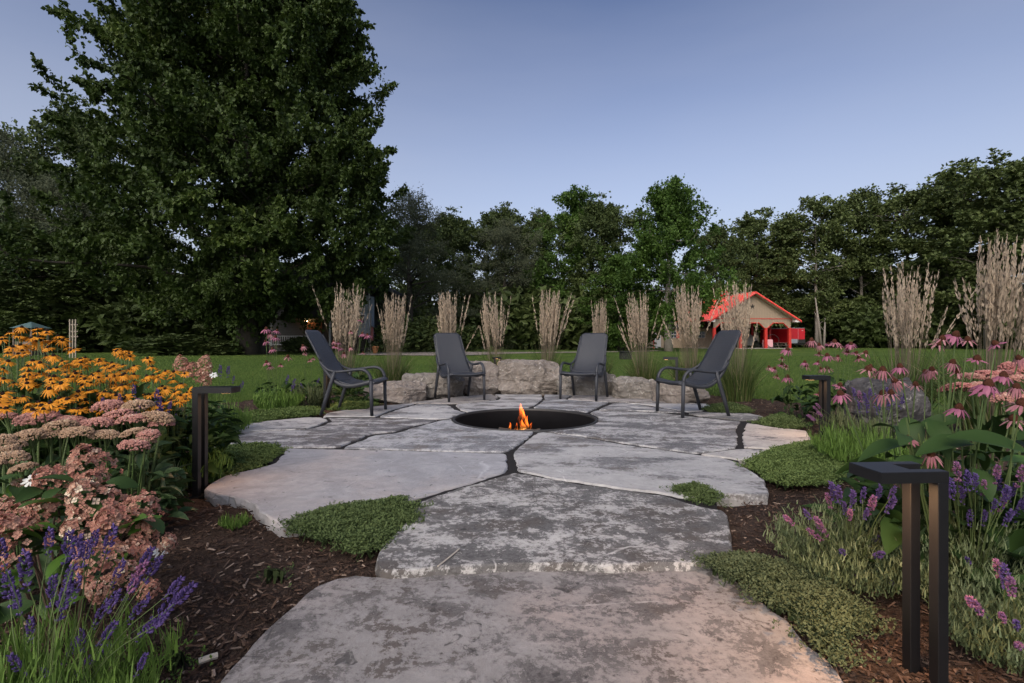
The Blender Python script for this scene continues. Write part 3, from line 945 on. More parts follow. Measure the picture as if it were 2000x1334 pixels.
def make_chair(label, loc, fwd):
    """local X is forward, Y is left, origin on the floor between the legs"""
    t = thing('lounge_chair', label, 'chair', (loc[0], loc[1], 0), math.atan2(fwd[1], fwd[0]), 'dark grey resin lounge chairs round the fire pit')
    prof = smooth_path([(-.553, 0, 1.045), (-.475, 0, .905), (-.395, 0, .760), (-.325, 0, .630), (-.255, 0, .525), (-.165, 0, .432), (-.06, 0, .378), (.06, 0, .372), (.18, 0, .395), (.275, 0, .418), (.312, 0, .412), (.328, 0, .392)], 5)
    m = len(prof)
    s = np.linspace(0, 1, m)
    cut = int(np.argmin(np.abs(prof[:, 0] + .12) + (prof[:, 2] > .6) * 9))
    hw = .222 + .040 * np.clip(s * 1.9, 0, 1)                      # half width: narrower at the top
    W = 13
    def shell(i0, i1, name, round_top=False):
        a = Acc()
        tt = np.linspace(-1, 1, W)
        top = []
        for i in range(i0, i1 + 1):
            tan = unit(prof[min(i + 1, m - 1)] - prof[max(i - 1, 0)])
            nrm = np.array([tan[2], 0, -tan[0]])
            nrm = nrm if nrm[2] > 0 or nrm[0] > 0 else -nrm
            h = hw[i]
            if round_top:
                e = np.linalg.norm(prof[i] - prof[0])
                if e < .05:
                    h = h - (.05 - math.sqrt(max(0, .05 ** 2 - (.05 - e) ** 2)))
            dish = .022 * (tt ** 2) * min(1, s[i] * 3)
            top.append(np.stack([prof[i][0] + nrm[0] * dish, tt * h, prof[i][2] + nrm[2] * dish], -1))
        top = np.array(top)
        k = len(top)
        tan = unit(np.gradient(top[:, W // 2], axis=0))
        nrm = np.stack([tan[:, 2], 0 * tan[:, 0], -tan[:, 0]], -1)
        bot = top - np.where((nrm[:, 2:3] + nrm[:, 0:1]) > 0, nrm, -nrm)[:, None, :] * .012
        idx = np.arange(k * W).reshape(k, W)
        q = np.stack([idx[:-1, :-1], idx[:-1, 1:], idx[1:, 1:], idx[1:, :-1]], -1).reshape(-1, 4)
        o2 = k * W
        per = np.concatenate([idx[0], idx[1:, -1], idx[-1, -2::-1], idx[-2:0:-1, 0]])
        pn = np.roll(per, -1)
        a.add(np.vstack([top.reshape(-1, 3), bot.reshape(-1, 3)]), [q[:, ::-1], q + o2, np.stack([per, pn, pn + o2, per + o2], -1)])
        return a.build(name, MNET, t, True)
    shell(0, cut, 'backrest', True)
    shell(cut, m - 1, 'seat')
    for sgn in (-1, 1):
        y = sgn * .268
        e = np.array([[p[0], sgn * (h + .006), p[2]] for p, h in zip(prof, hw)])
        i_arm = int(np.argmin(np.abs(prof[:, 2] - .66) + (prof[:, 0] > -.2) * 9))
        V, F = tubev(e[2:i_arm + 2:2], .011, 8, flat=1.3)
        ob('back_rail', mesh_of('back_rail', V, F, MCH, True), t)
        V, F = tubev(e[i_arm:m:2] - np.array([0, 0, .012]), np.linspace(.014, .022, len(e[i_arm:m:2])), 8, flat=1.4)
        ob('seat_rail', mesh_of('seat_rail', V, F, MCH, True), t)
        arm = smooth_path([(e[i_arm][0] - .01, e[i_arm][1], e[i_arm][2]), (-.262, y * 1.0, .572), (-.165, y * 1.05, .535), (-.04, y * 1.07, .538), (.10, y * 1.08, .556), (.175, y * 1.08, .560), (.240, y * 1.08, .535), (.280, y * 1.08, .482), (.294, y * 1.08, .425)], 5)
        V, F = tubev(arm, np.linspace(.014, .022, len(arm)), 8, flat=1.15, up=(0, 1, 0))
        ob('armrest', mesh_of('armrest', V, F, MCH, True), t)
        a = Acc()
        V, F = tubev([(.294, y * 1.08, .430), (.298, y * 1.08, .22), (.306, y * 1.08, .001)], [.0235, .023, .020], 8, up=(0, 1, 0)); a.add(V, F)
        a.build('leg', MCH, t, True)
        V, F = tubev([(-.150, y * 1.05, .545), (-.195, y * 1.05, .40), (-.262, y * 1.06, .20), (-.322, y * 1.07, .001)], [.023, .025, .0235, .020], 8, up=(0, 1, 0))
        ob('leg', mesh_of('leg', V, F, MCH, True), t)
    a = Acc()
    V, F = tubev([(.300, -.285, .395), (.303, 0, .385), (.300, .285, .395)], .017, 8, flat=1.2); a.add(V, F)
    a.build('front_bar', MCH, t, True)
    V, F = tubev([(-.185, -.28, .425), (-.185, 0, .418), (-.185, .28, .425)], .012, 8)
    ob('rear_bar', mesh_of('rear_bar', V, F, MCH, True), t)
    return t
make_chair('dark grey lounge chair at the left of the fire pit, seen side on facing right', (-1.99, 6.40), (1, -.035))
make_chair('dark grey lounge chair at the right of the fire pit, seen side on facing left', (2.237, 6.29), (-.97, -.235))
make_chair('dark grey lounge chair left of the largest boulder, facing the fire', (-.827, 7.91), (.296, -.55))
make_chair('dark grey lounge chair right of the largest boulder, facing the fire', (1.152, 8.04), (-.26, -.525))

# ------------------------------------------------------------------ path lights
m_black = plain('black_powder_coat', (.009, .009, .010), .42, .2, .5, .25, 30, .05)
m_led = bpy.data.materials.new('led_warm'); m_led.use_nodes = True
_b = m_led.node_tree.nodes['Principled BSDF']
_b.inputs['Base Color'].default_value = (.8, .6, .4, 1)
_b.inputs['Emission Color'].default_value = (1.0, .50, .20, 1)
_b.inputs['Emission Strength'].default_value = 3.0

def path_light(label, loc, rz, H=.66, L=.22, D=.125, T=.033, power=.8):
    """two square posts carry a flat head that reaches out along local -X; local origin at the ground"""
    t = thing('path_light', label, 'path light', loc, rz, 'black angular path lights')
    bv = .0015
    for sgn in (-1, 1):
        y = sgn * (D - T) / 2
        a = Acc(); bbox(a, (0, y, (H - T) / 2), (T, T, H - T - .001), bev=bv)
        a.build('post', m_black, t)
    a = Acc()
    # U shaped head: two arms and the plate that joins them, one outline
    x0, x1, x2, e = T / 2, T / 2 - .44 * L, T / 2 - L, D / 2
    u = [(x0, -e), (x0, -e + T), (x1, -e + T), (x1, e - T), (x0, e - T), (x0, e), (x2, e), (x2, -e)]
    zs = [(H - T, .0), (H - bv, .0), (H, -bv)]
    cx, n8 = (x1 + x2) / 2, 8
    V = []
    for z, o_ in zs:
        for k_, (x, y) in enumerate(u):
            sx = -1 if k_ in (0, 1, 4, 5) else 1
            sy = {0: 1, 1: -1, 2: -1, 3: 1, 4: 1, 5: -1, 6: -1, 7: 1}[k_]
            if k_ in (2, 3): sx = -1
            V.append((x - sx * o_ * -1 if False else x + sx * abs(o_), y + sy * abs(o_), z))
    q = [[r_ * 8 + k_, r_ * 8 + (k_ + 1) % 8, (r_ + 1) * 8 + (k_ + 1) % 8, (r_ + 1) * 8 + k_] for r_ in range(2) for k_ in range(8)]
    b8 = [[7, 6, 2, 1][::1]]
    quads = lambda o_: [[o_ + 0, o_ + 1, o_ + 2, o_ + 7], [o_ + 7, o_ + 2, o_ + 3, o_ + 6], [o_ + 6, o_ + 3, o_ + 4, o_ + 5]]
    a.add(np.array(V), [np.array(q), np.array(quads(16)), np.array(quads(0))[:, ::-1]])
    a.build('head', m_black, t)
    a = Acc(); bbox(a, (-.80 * L + T / 2, 0, H - T - .0015), (.22 * L, D * .5, .003))
    a.build('led_strip', m_led, t)
    a = Acc(); bbox(a, (0, 0, .004), (T * 2.0, D * 1.1, .012), bev=.002)
    a.build('base_plate', m_black, t)
    ld = bpy.data.lights.new('path_light_lamp', 'AREA')
    ld.shape = 'RECTANGLE'; ld.size = .22 * L; ld.size_y = D * .5
    ld.energy = power
    ld.color = (1.0, .56, .27)
    ob('path_light_lamp', ld, t, (-.80 * L + T / 2, 0, H - T - .006))
    return t
path_light('black path light nearest the camera among the lavender, its two posts lit', (gx(1823, 1.39), 1.42, -.10), R(4), .649, .193, .118, .0305, 3.6)
path_light('black path light on the left by the blue grey slab, its head facing right', (gx(381, 3.07), 3.12, -.055), R(182), .675, .235, .11, .036, 1.1)
path_light('black path light on the right in front of the mid distance coneflowers', (gx(1617, 4.8), 4.85, -.055), R(6), .63, .215, .11, .040, 1.5)
path_light('small black path light behind the seat of the right chair', (gx(1324, 8.3), 8.36, .02), R(-20), .62, .23, .13, .040, .6)
path_light('copper lit path light between the tall narrow boulder and the largest boulder', (gx(972, 9.0), 8.98, .02), R(-75), .60, .16, .13, .028, 1.6)
path_light('black path light half hidden behind the back leg of the left chair', (gx(634, 6.9), 6.98, -.055), R(170), .55, .2, .11, .040, 1.2)

# ------------------------------------------------------------------ barn, shed, house
m_red = plain('red_metal_roof', (.80, .095, .070), .42, .0, .5, .12, 1.2)
m_redtrim = plain('red_trim', (.48, .030, .022), .5, 0, .4, .15, 2)
m_soffit = plain('white_soffit', (.62, .58, .56), .6)
m_dark = plain('dark_inside', (.02, .018, .017), .9)
m_wood = plain('weathered_wood', (.16, .13, .105), .85, 0, .2, .3, 8, .3)
m_glass = plain('dim_glass', (.03, .035, .045), .15, 0, .6)
m_white = plain('white_paint', (.50, .49, .48), .6)
m_concrete = plain('concrete', (.33, .31, .29), .9, 0, .2, .2, 3, .3)

def m_siding(name, col, pitch=.23, vertical=True):
    m, nt, b, out = new_mat(name)
    tc = nt.nodes.new('ShaderNodeTexCoord'); sp = nt.nodes.new('ShaderNodeSeparateXYZ')
    nt.links.new(tc.outputs['Object'], sp.inputs[0])
    ax = math2(nt, 'ADD', sp.outputs[0], sp.outputs[1]) if vertical else sp.outputs[2]
    w = math2(nt, 'SINE', math2(nt, 'MULTIPLY', ax, 2 * math.pi / pitch), 0.0)
    rib = rampf(nt, w, .55, .95)
    n = noise(nt, coords(nt, 3), .8, 4, .6)
    c = mixc(nt, n, tuple(x * .9 for x in col), col)
    c = mixc(nt, math2(nt, 'MULTIPLY', rib, .35), c, tuple(x * .5 for x in col))
    nt.links.new(c, b.inputs['Base Color'])
    b.inputs['Roughness'].default_value = .5
    bump(nt, b, rib, .6, .02)
    return m
m_tan = m_siding('tan_steel_siding', (.31, .235, .165))
m_lap = m_siding('grey_lap_siding', (.20, .225, .25), .16, False)
m_lapd = m_siding('shaded_lap_siding', (.035, .030, .026), .16, False)  # house siding with the shade behind the maple put into its colour

def prism(a, poly, y0, y1, var=.5):
    """polygon in local XZ pushed from y0 to y1"""
    p = np.array(poly, dtype=float)
    n = len(p)
    V = np.vstack([np.column_stack([p[:, 0], np.full(n, y0), p[:, 1]]), np.column_stack([p[:, 0], np.full(n, y1), p[:, 1]])])
    i = np.arange(n); j = (i + 1) % n
    ar = np.sum(p[:, 0] * np.roll(p[:, 1], -1) - np.roll(p[:, 0], -1) * p[:, 1])
    q = np.stack([i, j, n + j, n + i], -1)
    f, bk = np.arange(n)[None], (np.arange(n) + n)[None, ::-1]
    if ar < 0:
        q, f, bk = q[:, ::-1], f[:, ::-1], bk[:, ::-1]
    a.add(V, [q, f, bk], var)

# open-fronted barn. local X to the right along the front, Y into the barn
BD = 66.5
barn = thing('barn', 'open fronted barn with bright red metal roof and tan gable', 'barn', (gx(1469, BD), BD, -.04), R(6))
Wb, Db, Ze, Zp = 10.8, 13.0, 4.15, 7.35           # width, depth, eave, peak
hw = Wb / 2
ZT = 3.95
# gable front above the bays, with the chamfered bay heads cut out as one outline
pts = [(-hw, 2.0)]
bays = [(-hw + .30, -hw + 3.55), (-hw + 3.95, -hw + 7.1), (-hw + 7.5, hw - .30)]
low = [(-hw + .02, 2.75)]
for x0, x1 in bays:
    low += [(x0, 2.75), (x0 + .75, 3.42), (x1 - .75, 3.42), (x1, 2.75)]
low += [(hw - .02, 2.75)]
a = Acc(); prism(a, low + [(hw - .02, 3.92), (-hw + .02, 3.92)], -.06, .06); a.build('bay_fascia', m_tan, barn)
a = Acc(); prism(a, [(-hw + .02, 3.97), (hw - .02, 3.97), (hw - .02, Ze + .02), (0, Zp - .18), (-hw + .02, Ze + .02)], -.05, .07); a.build('gable_wall', m_tan, barn)
a = Acc(); bbox(a, (0, -.02, 3.945), (Wb + .1, .18, .09)); a.build('gable_trim', m_redtrim, barn)
for x0, x1 in bays:                                 # red trim round each bay head
    a = Acc()
    V, F = tubev([(x0 + .03, -.07, 2.70), (x0 + .78, -.07, 3.38), (x1 - .78, -.07, 3.38), (x1 - .03, -.07, 2.70)], .075, 4, up=(0, 1, 0)); a.add(V, F)
    a.build('bay_trim', m_redtrim, barn)
for x in (-hw + .14, -hw + 3.75, -hw + 7.3, hw - .14):
    a = Acc(); bbox(a, (x, .0, 1.37), (.34, .34, 2.76), bev=.02); a.build('post', m_redtrim, barn)
# roof slabs with standing ribs
ov, ovf = .95, .9
sl = (Zp - Ze) / hw
for sgn in (-1, 1):
    a = Acc()
    xe = sgn * (hw + ov)
    ze = Zp - sl * (hw + ov)
    th = .12
    p = [(0, Zp), (xe, ze), (xe, ze + th), (0, Zp + th)]
    prism(a, p if sgn < 0 else p[::-1], -ovf, Db + .6)
    rf = a.build('roof', m_red, barn)
    for k_ in range(17):
        y = -ovf + .25 + k_ * .86
        a = Acc()
        V, F = tubev([(sgn * .1, y, Zp + th + .0), (xe, y, ze + th + .0)], .035, 4); a.add(V, F)
        a.build('roof_rib', m_red, rf)
    a = Acc()
    p = [(0, Zp - .16), (xe, ze - .16), (xe, ze - .02), (0, Zp - .02)]
    prism(a, p if sgn < 0 else p[::-1], -ovf - .06, -ovf - .003); a.build('barge_board', m_redtrim, barn)
    a = Acc()
    p = [(sgn * .15, Zp - .14), (xe * .985, ze - .10), (xe * .985, ze - .03), (sgn * .15, Zp - .07)]
    prism(a, p if sgn < 0 else p[::-1], -ovf, -.08); a.build('soffit', m_soffit, barn)
    a = Acc(); bbox(a, (sgn * (hw + ov * .55), -ovf / 2, ze + .05), (ov * .8, ovf * .8, .30)); a.build('eave_return', m_soffit, barn)
a = Acc(); bbox(a, (0, 7.0, Zp + .40), (.8, 1.1, .55), bev=.05); prism(a, [(-.6, Zp + .66), (.6, Zp + .66), (0, Zp + .98)], 6.3, 7.7)
a.build('cupola', m_redtrim, barn)
# star on the gable
a = Acc()
sp_ = []
for k_ in range(10):
    rr_ = .34 if k_ % 2 == 0 else .15
    an = math.pi / 2 + k_ * math.pi / 5
    sp_.append((rr_ * math.cos(an), 5.55 + rr_ * math.sin(an)))
prism(a, sp_, -.11, -.05); a.build('star', m_dark, barn)
a = Acc(); bbox(a, (-hw + .05, Db / 2 + 3.2, 2.0), (.12, Db - 6.5, 4.0)); bbox(a, (hw - .3, Db - .4, 2.0), (.12, .8, 4.0)); a.build('side_wall', m_tan, barn)
a = Acc(); bbox(a, (-2.0, Db - .06, 2.0), (Wb - 4.1, .12, 4.0)); a.build('back_wall', m_tan, barn)
for y in (4.3, 8.6):
    a = Acc(); bbox(a, (hw - .14, y, 2.0), (.26, .26, 4.0)); a.build('post', m_redtrim, barn)
a = Acc(); bbox(a, (0, Db / 2, .02), (Wb + .4, Db + .4, .06)); a.build('floor_slab', m_concrete, barn)

# things under the barn roof
Mb = Matrix.Translation(barn.location) @ Matrix.Rotation(R(6), 4, 'Z')
def bl(x, y, z=0.02):
    v = Mb @ Vector((x, y, z)); return (v.x, v.y, v.z)
m_truck = plain('truck_red', (.26, .022, .02), .35, 0, .5)
m_tyre = plain('tyre_rubber', (.012, .012, .012), .85)
m_tarp = plain('grey_tarp', (.20, .21, .21), .7, 0, .3, .3, 3, .6)
m_pink = plain('pinkish_tank', (.62, .34, .36), .5, 0, .3, .2, 2)
tr = thing('pickup_truck', 'red pickup truck parked in the middle bay of the barn', 'truck', bl(.6, 8.0), R(6))
a = Acc()
side = [(-.95, .45), (.95, .45), (.97, 1.05), (.82, 1.12), (.70, 1.66), (-.70, 1.66), (-.82, 1.12), (-.97, 1.05)]
prism(a, side, 0, .12); prism(a, [(-.97, .45), (.97, .45), (.97, 1.1), (-.97, 1.1)], .12, 4.6); prism(a, [(-.80, 1.1), (.80, 1.1), (.68, 1.68), (-.68, 1.68)], 1.3, 3.0)
a.build('body', m_truck, tr)
a = Acc(); prism(a, [(-.66, 1.16), (.66, 1.16), (.58, 1.58), (-.58, 1.58)], -.02, -.005); a.build('windshield', m_glass, tr)
a = Acc(); bbox(a, (0, -.06, .48), (1.9, .12, .22), bev=.03); a.build('bumper', m_tyre, tr)
for x in (-.82, .82):
    for y in (.8, 3.8):
        V, F = tubev([(x - .11, y, .36), (x + .11, y, .36)], .36, 18)
        ob('wheel', mesh_of('wheel', V, F, m_tyre), tr)
tk = thing('liquid_tote', 'pale pink tank on the barn floor by the right post', 'tank', bl(2.75, .9), 0)
a = Acc(); bbox(a, (0, 0, .66), (1.0, 1.0, 1.05), bev=.08); a.build('tank', m_pink, tk)
a = Acc(); bbox(a, (0, 0, .07), (1.1, 1.1, .13)); a.build('pallet', m_wood, tk)
V, F = tubev([(0, 0, 1.18), (0, 0, 1.28)], .14, 14); ob('lid', mesh_of('lid', V, F, m_tyre), tk)
hz = thing('hose_coil', 'black hose looped beside the pale pink tank', 'hose', bl(2.9, .25), 0)
th_ = np.linspace(.6, 2 * np.pi * 1.7, 60)
V, F = tubev(np.stack([.15 + (.75 + .02 * th_) * np.cos(th_), .02 * th_, .98 + .86 * np.sin(th_)], -1), .035, 6)
ob('hose', mesh_of('hose', V, F, m_tyre, True), hz)
bt = thing('covered_boat', 'boat shape under a grey tarp in the right bay', 'boat', bl(3.2, 4.2), R(20))
n = 24
uu, vv = np.meshgrid(np.linspace(0, 1, n), np.linspace(-1, 1, n))
hh = 1.75 * (1 - np.abs(vv) ** 2.2) * np.sin(np.pi * np.clip(uu * .9 + .08, 0, 1)) ** .6
V = np.stack([vv * 1.2 * np.sin(np.pi * np.clip(uu * .85 + .12, 0, 1)) ** .5, uu * 4.5, .35 + hh], -1)
V[..., 2] += .06 * fnoise(V, 1.6)
i = np.arange(n * n).reshape(n, n)
ob('tarp', mesh_of('tarp', V, np.stack([i[:-1, :-1], i[:-1, 1:], i[1:, 1:], i[1:, :-1]], -1).reshape(-1, 4), m_tarp, True), bt)
a = Acc(); bbox(a, (0, 2.2, .25), (1.4, 3.8, .12)); a.build('trailer_frame', m_tyre, bt)
for x in (-.8, .8):
    V, F = tubev([(x - .09, 2.6, .30), (x + .09, 2.6, .30)], .30, 16); ob('wheel', mesh_of('wheel', V, F, m_tyre), bt)

def picnic(label, loc, rz):
    t = thing('picnic_table', label, 'picnic table', loc, rz, None)
    for k_ in range(5):
        a = Acc(); bbox(a, (0, -.32 + .16 * k_, .74), (1.8, .145, .04)); a.build('plank', m_wood, t)
    for s in (-1, 1):
        a = Acc(); bbox(a, (0, s * .68, .44), (1.8, .25, .04)); a.build('bench', m_wood, t)
    for x in (-.65, .65):
        a = Acc()
        V, F = tubev([(x, -.72, 0), (x, -.2, .72)], .045, 4); a.add(V, F)
        V, F = tubev([(x, .72, 0), (x, .2, .72)], .045, 4); a.add(V, F)
        bbox(a, (x + .05, 0, .41), (.04, 1.5, .09))
        a.build('leg', m_wood, t)
    return t
picnic('weathered picnic table by the right post of the barn', bl(4.3, .6), R(12))
picnic('weathered picnic table left of the barn by the shed', bl(-7.6, 1.2), R(8))

# enclosed red trailer
trl = thing('cargo_trailer', 'bright red enclosed cargo trailer beside the barn', 'trailer', bl(8.1, 2.4), R(10))
m_trred = plain('trailer_red', (.42, .012, .020), .3, 0, .5, .1, 1)
m_alu = plain('aluminium', (.55, .56, .58), .35, .8, .5)
a = Acc(); bbox(a, (0, 3.1, 1.70), (2.5, 6.2, 2.05), bev=.10); a.build('body', m_trred, trl)
a = Acc(); bbox(a, (-.62, -.012, .97), (1.24, .03, .58)); a.build('stone_guard', m_alu, trl)
a = Acc(); bbox(a, (.62, -.012, .95), (1.20, .03, .55)); a.build('lower_panel', m_tyre, trl)
a = Acc(); bbox(a, (0, 3.1, 2.76), (2.45, 6.1, .10), bev=.04); a.build('roof', m_tarp, trl)
a = Acc(); bbox(a, (.1, -.02, 1.75), (.03, .02, 1.8)); a.build('seam', m_alu, trl)
a = Acc(); bbox(a, (.75, -.03, 2.45), (.22, .05, .07)); a.build('marker_light', m_white, trl)
V, F = tubev([(-.5, .1, .55), (0, -1.2, .5), (.5, .1, .55)], .06, 4); ob('hitch', mesh_of('hitch', V, F, m_tyre), trl)
for x in (-1.15, 1.15):
    for y in (3.2, 4.1):
        V, F = tubev([(x - .1, y, .34), (x + .1, y, .34)], .34, 16); ob('wheel', mesh_of('wheel', V, F, m_tyre), trl)

# long low shed left of the barn
SD = 74.0
shed = thing('shed', 'long low tan shed with red shutters left of the barn', 'shed', (gx(1298, SD), SD, -.04), R(2))
L = 14.2
a = Acc(); bbox(a, (0, 2.5, 1.45), (L, 5, 2.9)); a.build('wall', m_tan, shed)
a = Acc(); prism(a, [(-L / 2 - .4, 2.85), (L / 2 + .4, 2.85), (L / 2 + .4, 3.0), (-L / 2 - .4, 3.0)], -.7, -.5)
V = np.array([[-L / 2 - .4, -.7, 2.95], [L / 2 + .4, -.7, 2.95], [L / 2 + .4, 2.5, 4.4], [-L / 2 - .4, 2.5, 4.4], [L / 2 + .4, 5.7, 2.95], [-L / 2 - .4, 5.7, 2.95]])
a.add(V, [np.array([[0, 1, 2, 3], [3, 2, 4, 5]])]); a.build('roof', plain('shed_roof', (.06, .05, .048), .7), shed)
def shutter_window(px, shutters=True, w=.75):
    x = (px - 1298) * SD / FPX
    a = Acc(); bbox(a, (x, -.03, 1.95), (w, .06, 1.0)); f = a.build('window', m_white, shed)
    for sx in (-1, 1):
        for sz in (-1, 1):
            a = Acc(); bbox(a, (x + sx * w * .235, -.065, 1.95 + sz * .235), (w * .40, .01, .40)); a.build('pane', m_glass, f)
    if shutters:
        for s in (-1, 1):
            a = Acc(); bbox(a, (x + s * (w / 2 + .24), -.04, 1.95), (.40, .06, 1.05)); a.build('shutter', m_redtrim, f)
shutter_window(1316); shutter_window(1222); shutter_window(1371, False, 1.1)
x = (1284 - 1298) * SD / FPX
a = Acc(); bbox(a, (x, -.03, 1.05), (.95, .07, 2.1)); dr_ = a.build('door', m_white, shed)
a = Acc(); bbox(a, (x, -.075, 1.55), (.5, .02, .75)); a.build('pane', m_glass, dr_)
a = Acc(); bbox(a, (x - .55, -.04, 1.05), (.12, .08, 2.2)); a.build('door_trim', m_redtrim, shed)

# house behind the big maple
HD = 47.0
house = thing('house', 'grey sided house with lit porch half hidden behind the big maple', 'house', (gx(640, HD), HD, -.04), 0)
def hx(px): return (px - 640) * HD / FPX
def hzz(py, d=HD): return HC - (py - HY) * d / FPX + .04
a = Acc(); bbox(a, (hx(585), 6.2, 3.0), (hx(735) - hx(480), 9, 6.0)); a.build('wall', m_lapd, house)
a = Acc(); bbox(a, (hx(714), -1.0, 3.25), (hx(732) - hx(697), 1.8, 3.6)); a.build('bay', m_siding('pale_lap_siding', (.34, .37, .40), .16, False), house)
a = Acc(); bbox(a, (hx(714), -1.92, 2.95), (hx(727) - hx(702), .06, .9)); w_ = a.build('window', m_white, house)
a = Acc(); bbox(a, (hx(714), -1.955, 2.95), (hx(724) - hx(705), .02, .7)); a.build('pane', m_glass, w_)
a = Acc(); prism(a, [(hx(470), 5.9), (hx(745), 5.9), (hx(745), 6.2), (hx(607), 9.6), (hx(470), 6.2)], 1.3, 11); a.build('roof', plain('dark_shingle', (.06, .06, .065), .9, 0, .2, .3, 8), house)
a = Acc(); bbox(a, (hx(600), -.1, .45), (hx(665) - hx(532), 3.4, .12)); a.build('porch_deck', m_wood, house)
a = Acc(); bbox(a, (hx(600), -.1, 3.15), (hx(672) - hx(528), 3.8, .18)); a.build('porch_roof', plain('porch_shingle', (.05, .05, .055), .9), house)
for px in (547, 657):
    a = Acc(); bbox(a, (hx(px), -1.65, 1.85), (.14, .14, 2.6)); a.build('porch_post', m_white, house)
for z in (.68, 1.42):
    a = Acc(); bbox(a, (hx(578), -1.66, z), (hx(620) - hx(536), .06, .07)); a.build('porch_rail', m_white, house)
for k_ in range(20):
    a = Acc(); bbox(a, (hx(538 + 4.2 * k_), -1.655, 1.05), (.045, .03, .74)); a.build('baluster', m_white, house)
m_door = plain('wooden_door', (.17, .055, .022), .6)
a = Acc(); bbox(a, (hx(600), 1.68, 1.65), (1.5, .06, 2.3)); a.build('door', m_door, house)
V, F = tubev([(hx(732.5), -1.95, .2), (hx(732.5), -1.95, 5.2)], .05, 6); ob('downspout', mesh_of('downspout', V, F, m_white), house)
lamp = thing('porch_lamp', 'glowing bulb of the wall lamp on the house porch', 'lamp', (gx(598.5, 48.4), 48.35, HC - (627 - HY) * 48.4 / FPX), 0)
V, F = lathe([(.001, -.13), (.10, -.08), (.14, 0), (.10, .07), (.001, .10)], 12)
m_bulb = bpy.data.materials.new('bulb'); m_bulb.use_nodes = True
_b = m_bulb.node_tree.nodes['Principled BSDF']
_b.inputs['Emission Color'].default_value = (1.0, .62, .25, 1); _b.inputs['Emission Strength'].default_value = 22.0
ob('bulb', mesh_of('bulb', V, F, m_bulb, True), lamp)
V, F = lathe([(.001, .10), (.13, .12), (.15, .14), (.03, .22), (.001, .24)], 12); ob('lamp_cap', mesh_of('lamp_cap', V, F, m_black, True), lamp)
V, F = tubev([(.02, .05, -.75), (.02, .05, -.1)], .05, 8); ob('lamp_stem', mesh_of('lamp_stem', V, F, m_black), lamp)
ld = bpy.data.lights.new('porch_lamp_light', 'POINT'); ld.energy = 14; ld.color = (1.0, .50, .18); ld.shadow_soft_size = .12
ob('porch_lamp_light', ld, lamp, (0, -.05, -.02))

# garden things by the house
m_terra = plain('terracotta', (.42, .17, .07), .8)
pot = thing('terracotta_pot', 'orange terracotta pot on the edge of the gravel drive by the house', 'pot', (gx(733, 40), 40, -.03))
V, F = lathe([(.001, .0), (.16, .0), (.24, .45), (.28, .46), (.28, .56), (.23, .56), (.20, .48), (.001, .46)], 20); ob('pot', mesh_of('pot', V, F, m_terra, True), pot)
pot_l = Acc()
gg = np.random.default_rng(9); kk = 160
Vv, Ff = inst(RHOMB_V, RHOMB_F, np.array([0, 0, .75]) + gg.normal(size=(kk, 3)) * np.array([.28, .28, .18]), frames(rnd_dirs(kk, gg)), .1 + .08 * gg.random(kk))
pot_l.add(Vv, Ff, np.repeat(gg.random(kk), 4)); pot_l.build('foliage', leafy('pot_plant', (.012, .022, .008), (.03, .05, .015)), pot)
pole = thing('patio_stand', 'thin dark stand with a folded cloth beside the terracotta pot', 'stand', (gx(722, 40), 40.3, -.03))
V, F = tubev([(0, 0, 0), (0, 0, 3.2)], .035, 6); ob('pole', mesh_of('pole', V, F, m_wood), pole)
V, F = tubev([(.12, 0, 1.0), (.10, 0, 1.6), (.16, 0, 2.1)], [.10, .14, .06], 8); ob('folded_cloth', mesh_of('folded_cloth', V, F, plain('dull_red_cloth', (.10, .03, .03), .9)), pole)
V, F = tubev([(-.5, 0, 0), (0, 0, .5), (.5, 0, 0)], .03, 6); ob('foot', mesh_of('foot', V, F, m_tyre), pole)

gz_ = thing('garden_kiosk', 'small kiosk with teal hipped roof far left beyond the yellow flowers', 'kiosk', (gx(61, 34), 34, -.05))
m_teal = plain('teal_roof', (.055, .105, .105), .75)
a = Acc()
V = np.array([[-.75, -.75, 1.85], [.75, -.75, 1.85], [.75, .75, 1.85], [-.75, .75, 1.85], [0, 0, 2.28]])
a.add(V, [np.array([[0, 1, 4], [1, 2, 4], [2, 3, 4], [3, 0, 4]]), np.array([[3, 2, 1, 0]])]); a.build('roof', m_teal, gz_)
for sx in (-1, 1):
    for sy in (-1, 1):
        a = Acc(); bbox(a, (sx * .6, sy * .6, .925), (.07, .07, 1.85)); a.build('post', m_wood, gz_)
a = Acc(); bbox(a, (0, 0, .5), (1.15, 1.15, .9)); a.build('base', m_wood, gz_)
tl = thing('trellis', 'pale wooden trellis of three uprights far left under the trees', 'trellis', (gx(142, 30), 30, -.05))
for x in (-.17, 0, .17):
    a = Acc(); bbox(a, (x, 0, 1.1), (.065, .04, 2.35)); a.build('slat', plain('pale_wood', (.27, .225, .175), .8) if x < -.1 else bpy.data.materials['pale_wood'], tl)
for z in (1.25, 1.55, 1.95):
    a = Acc(); bbox(a, (.03, .03, z), (.52, .03, .06)); a.build('crosspiece', bpy.data.materials['pale_wood'], tl)
bx_ = thing('utility_box', 'small black box standing on the lawn behind the rear right chair', 'box', (gx(1222, 27), 27, -.06), R(15))
a = Acc(); bbox(a, (0, 0, .20), (.55, .45, .40), bev=.03); a.build('body', m_tyre, bx_)
a = Acc(); bbox(a, (-.02, -.02, .42), (.62, .52, .05), bev=.01); a.build('lid', m_tyre, bx_)

# ------------------------------------------------------------------ trees
m_bark = plain('bark', (.050, .043, .036), .95, 0, .15, .4, 7, .8)
m_barkpale = plain('bark_pale', (.20, .175, .15), .9, 0, .15, .35, 5, .5)

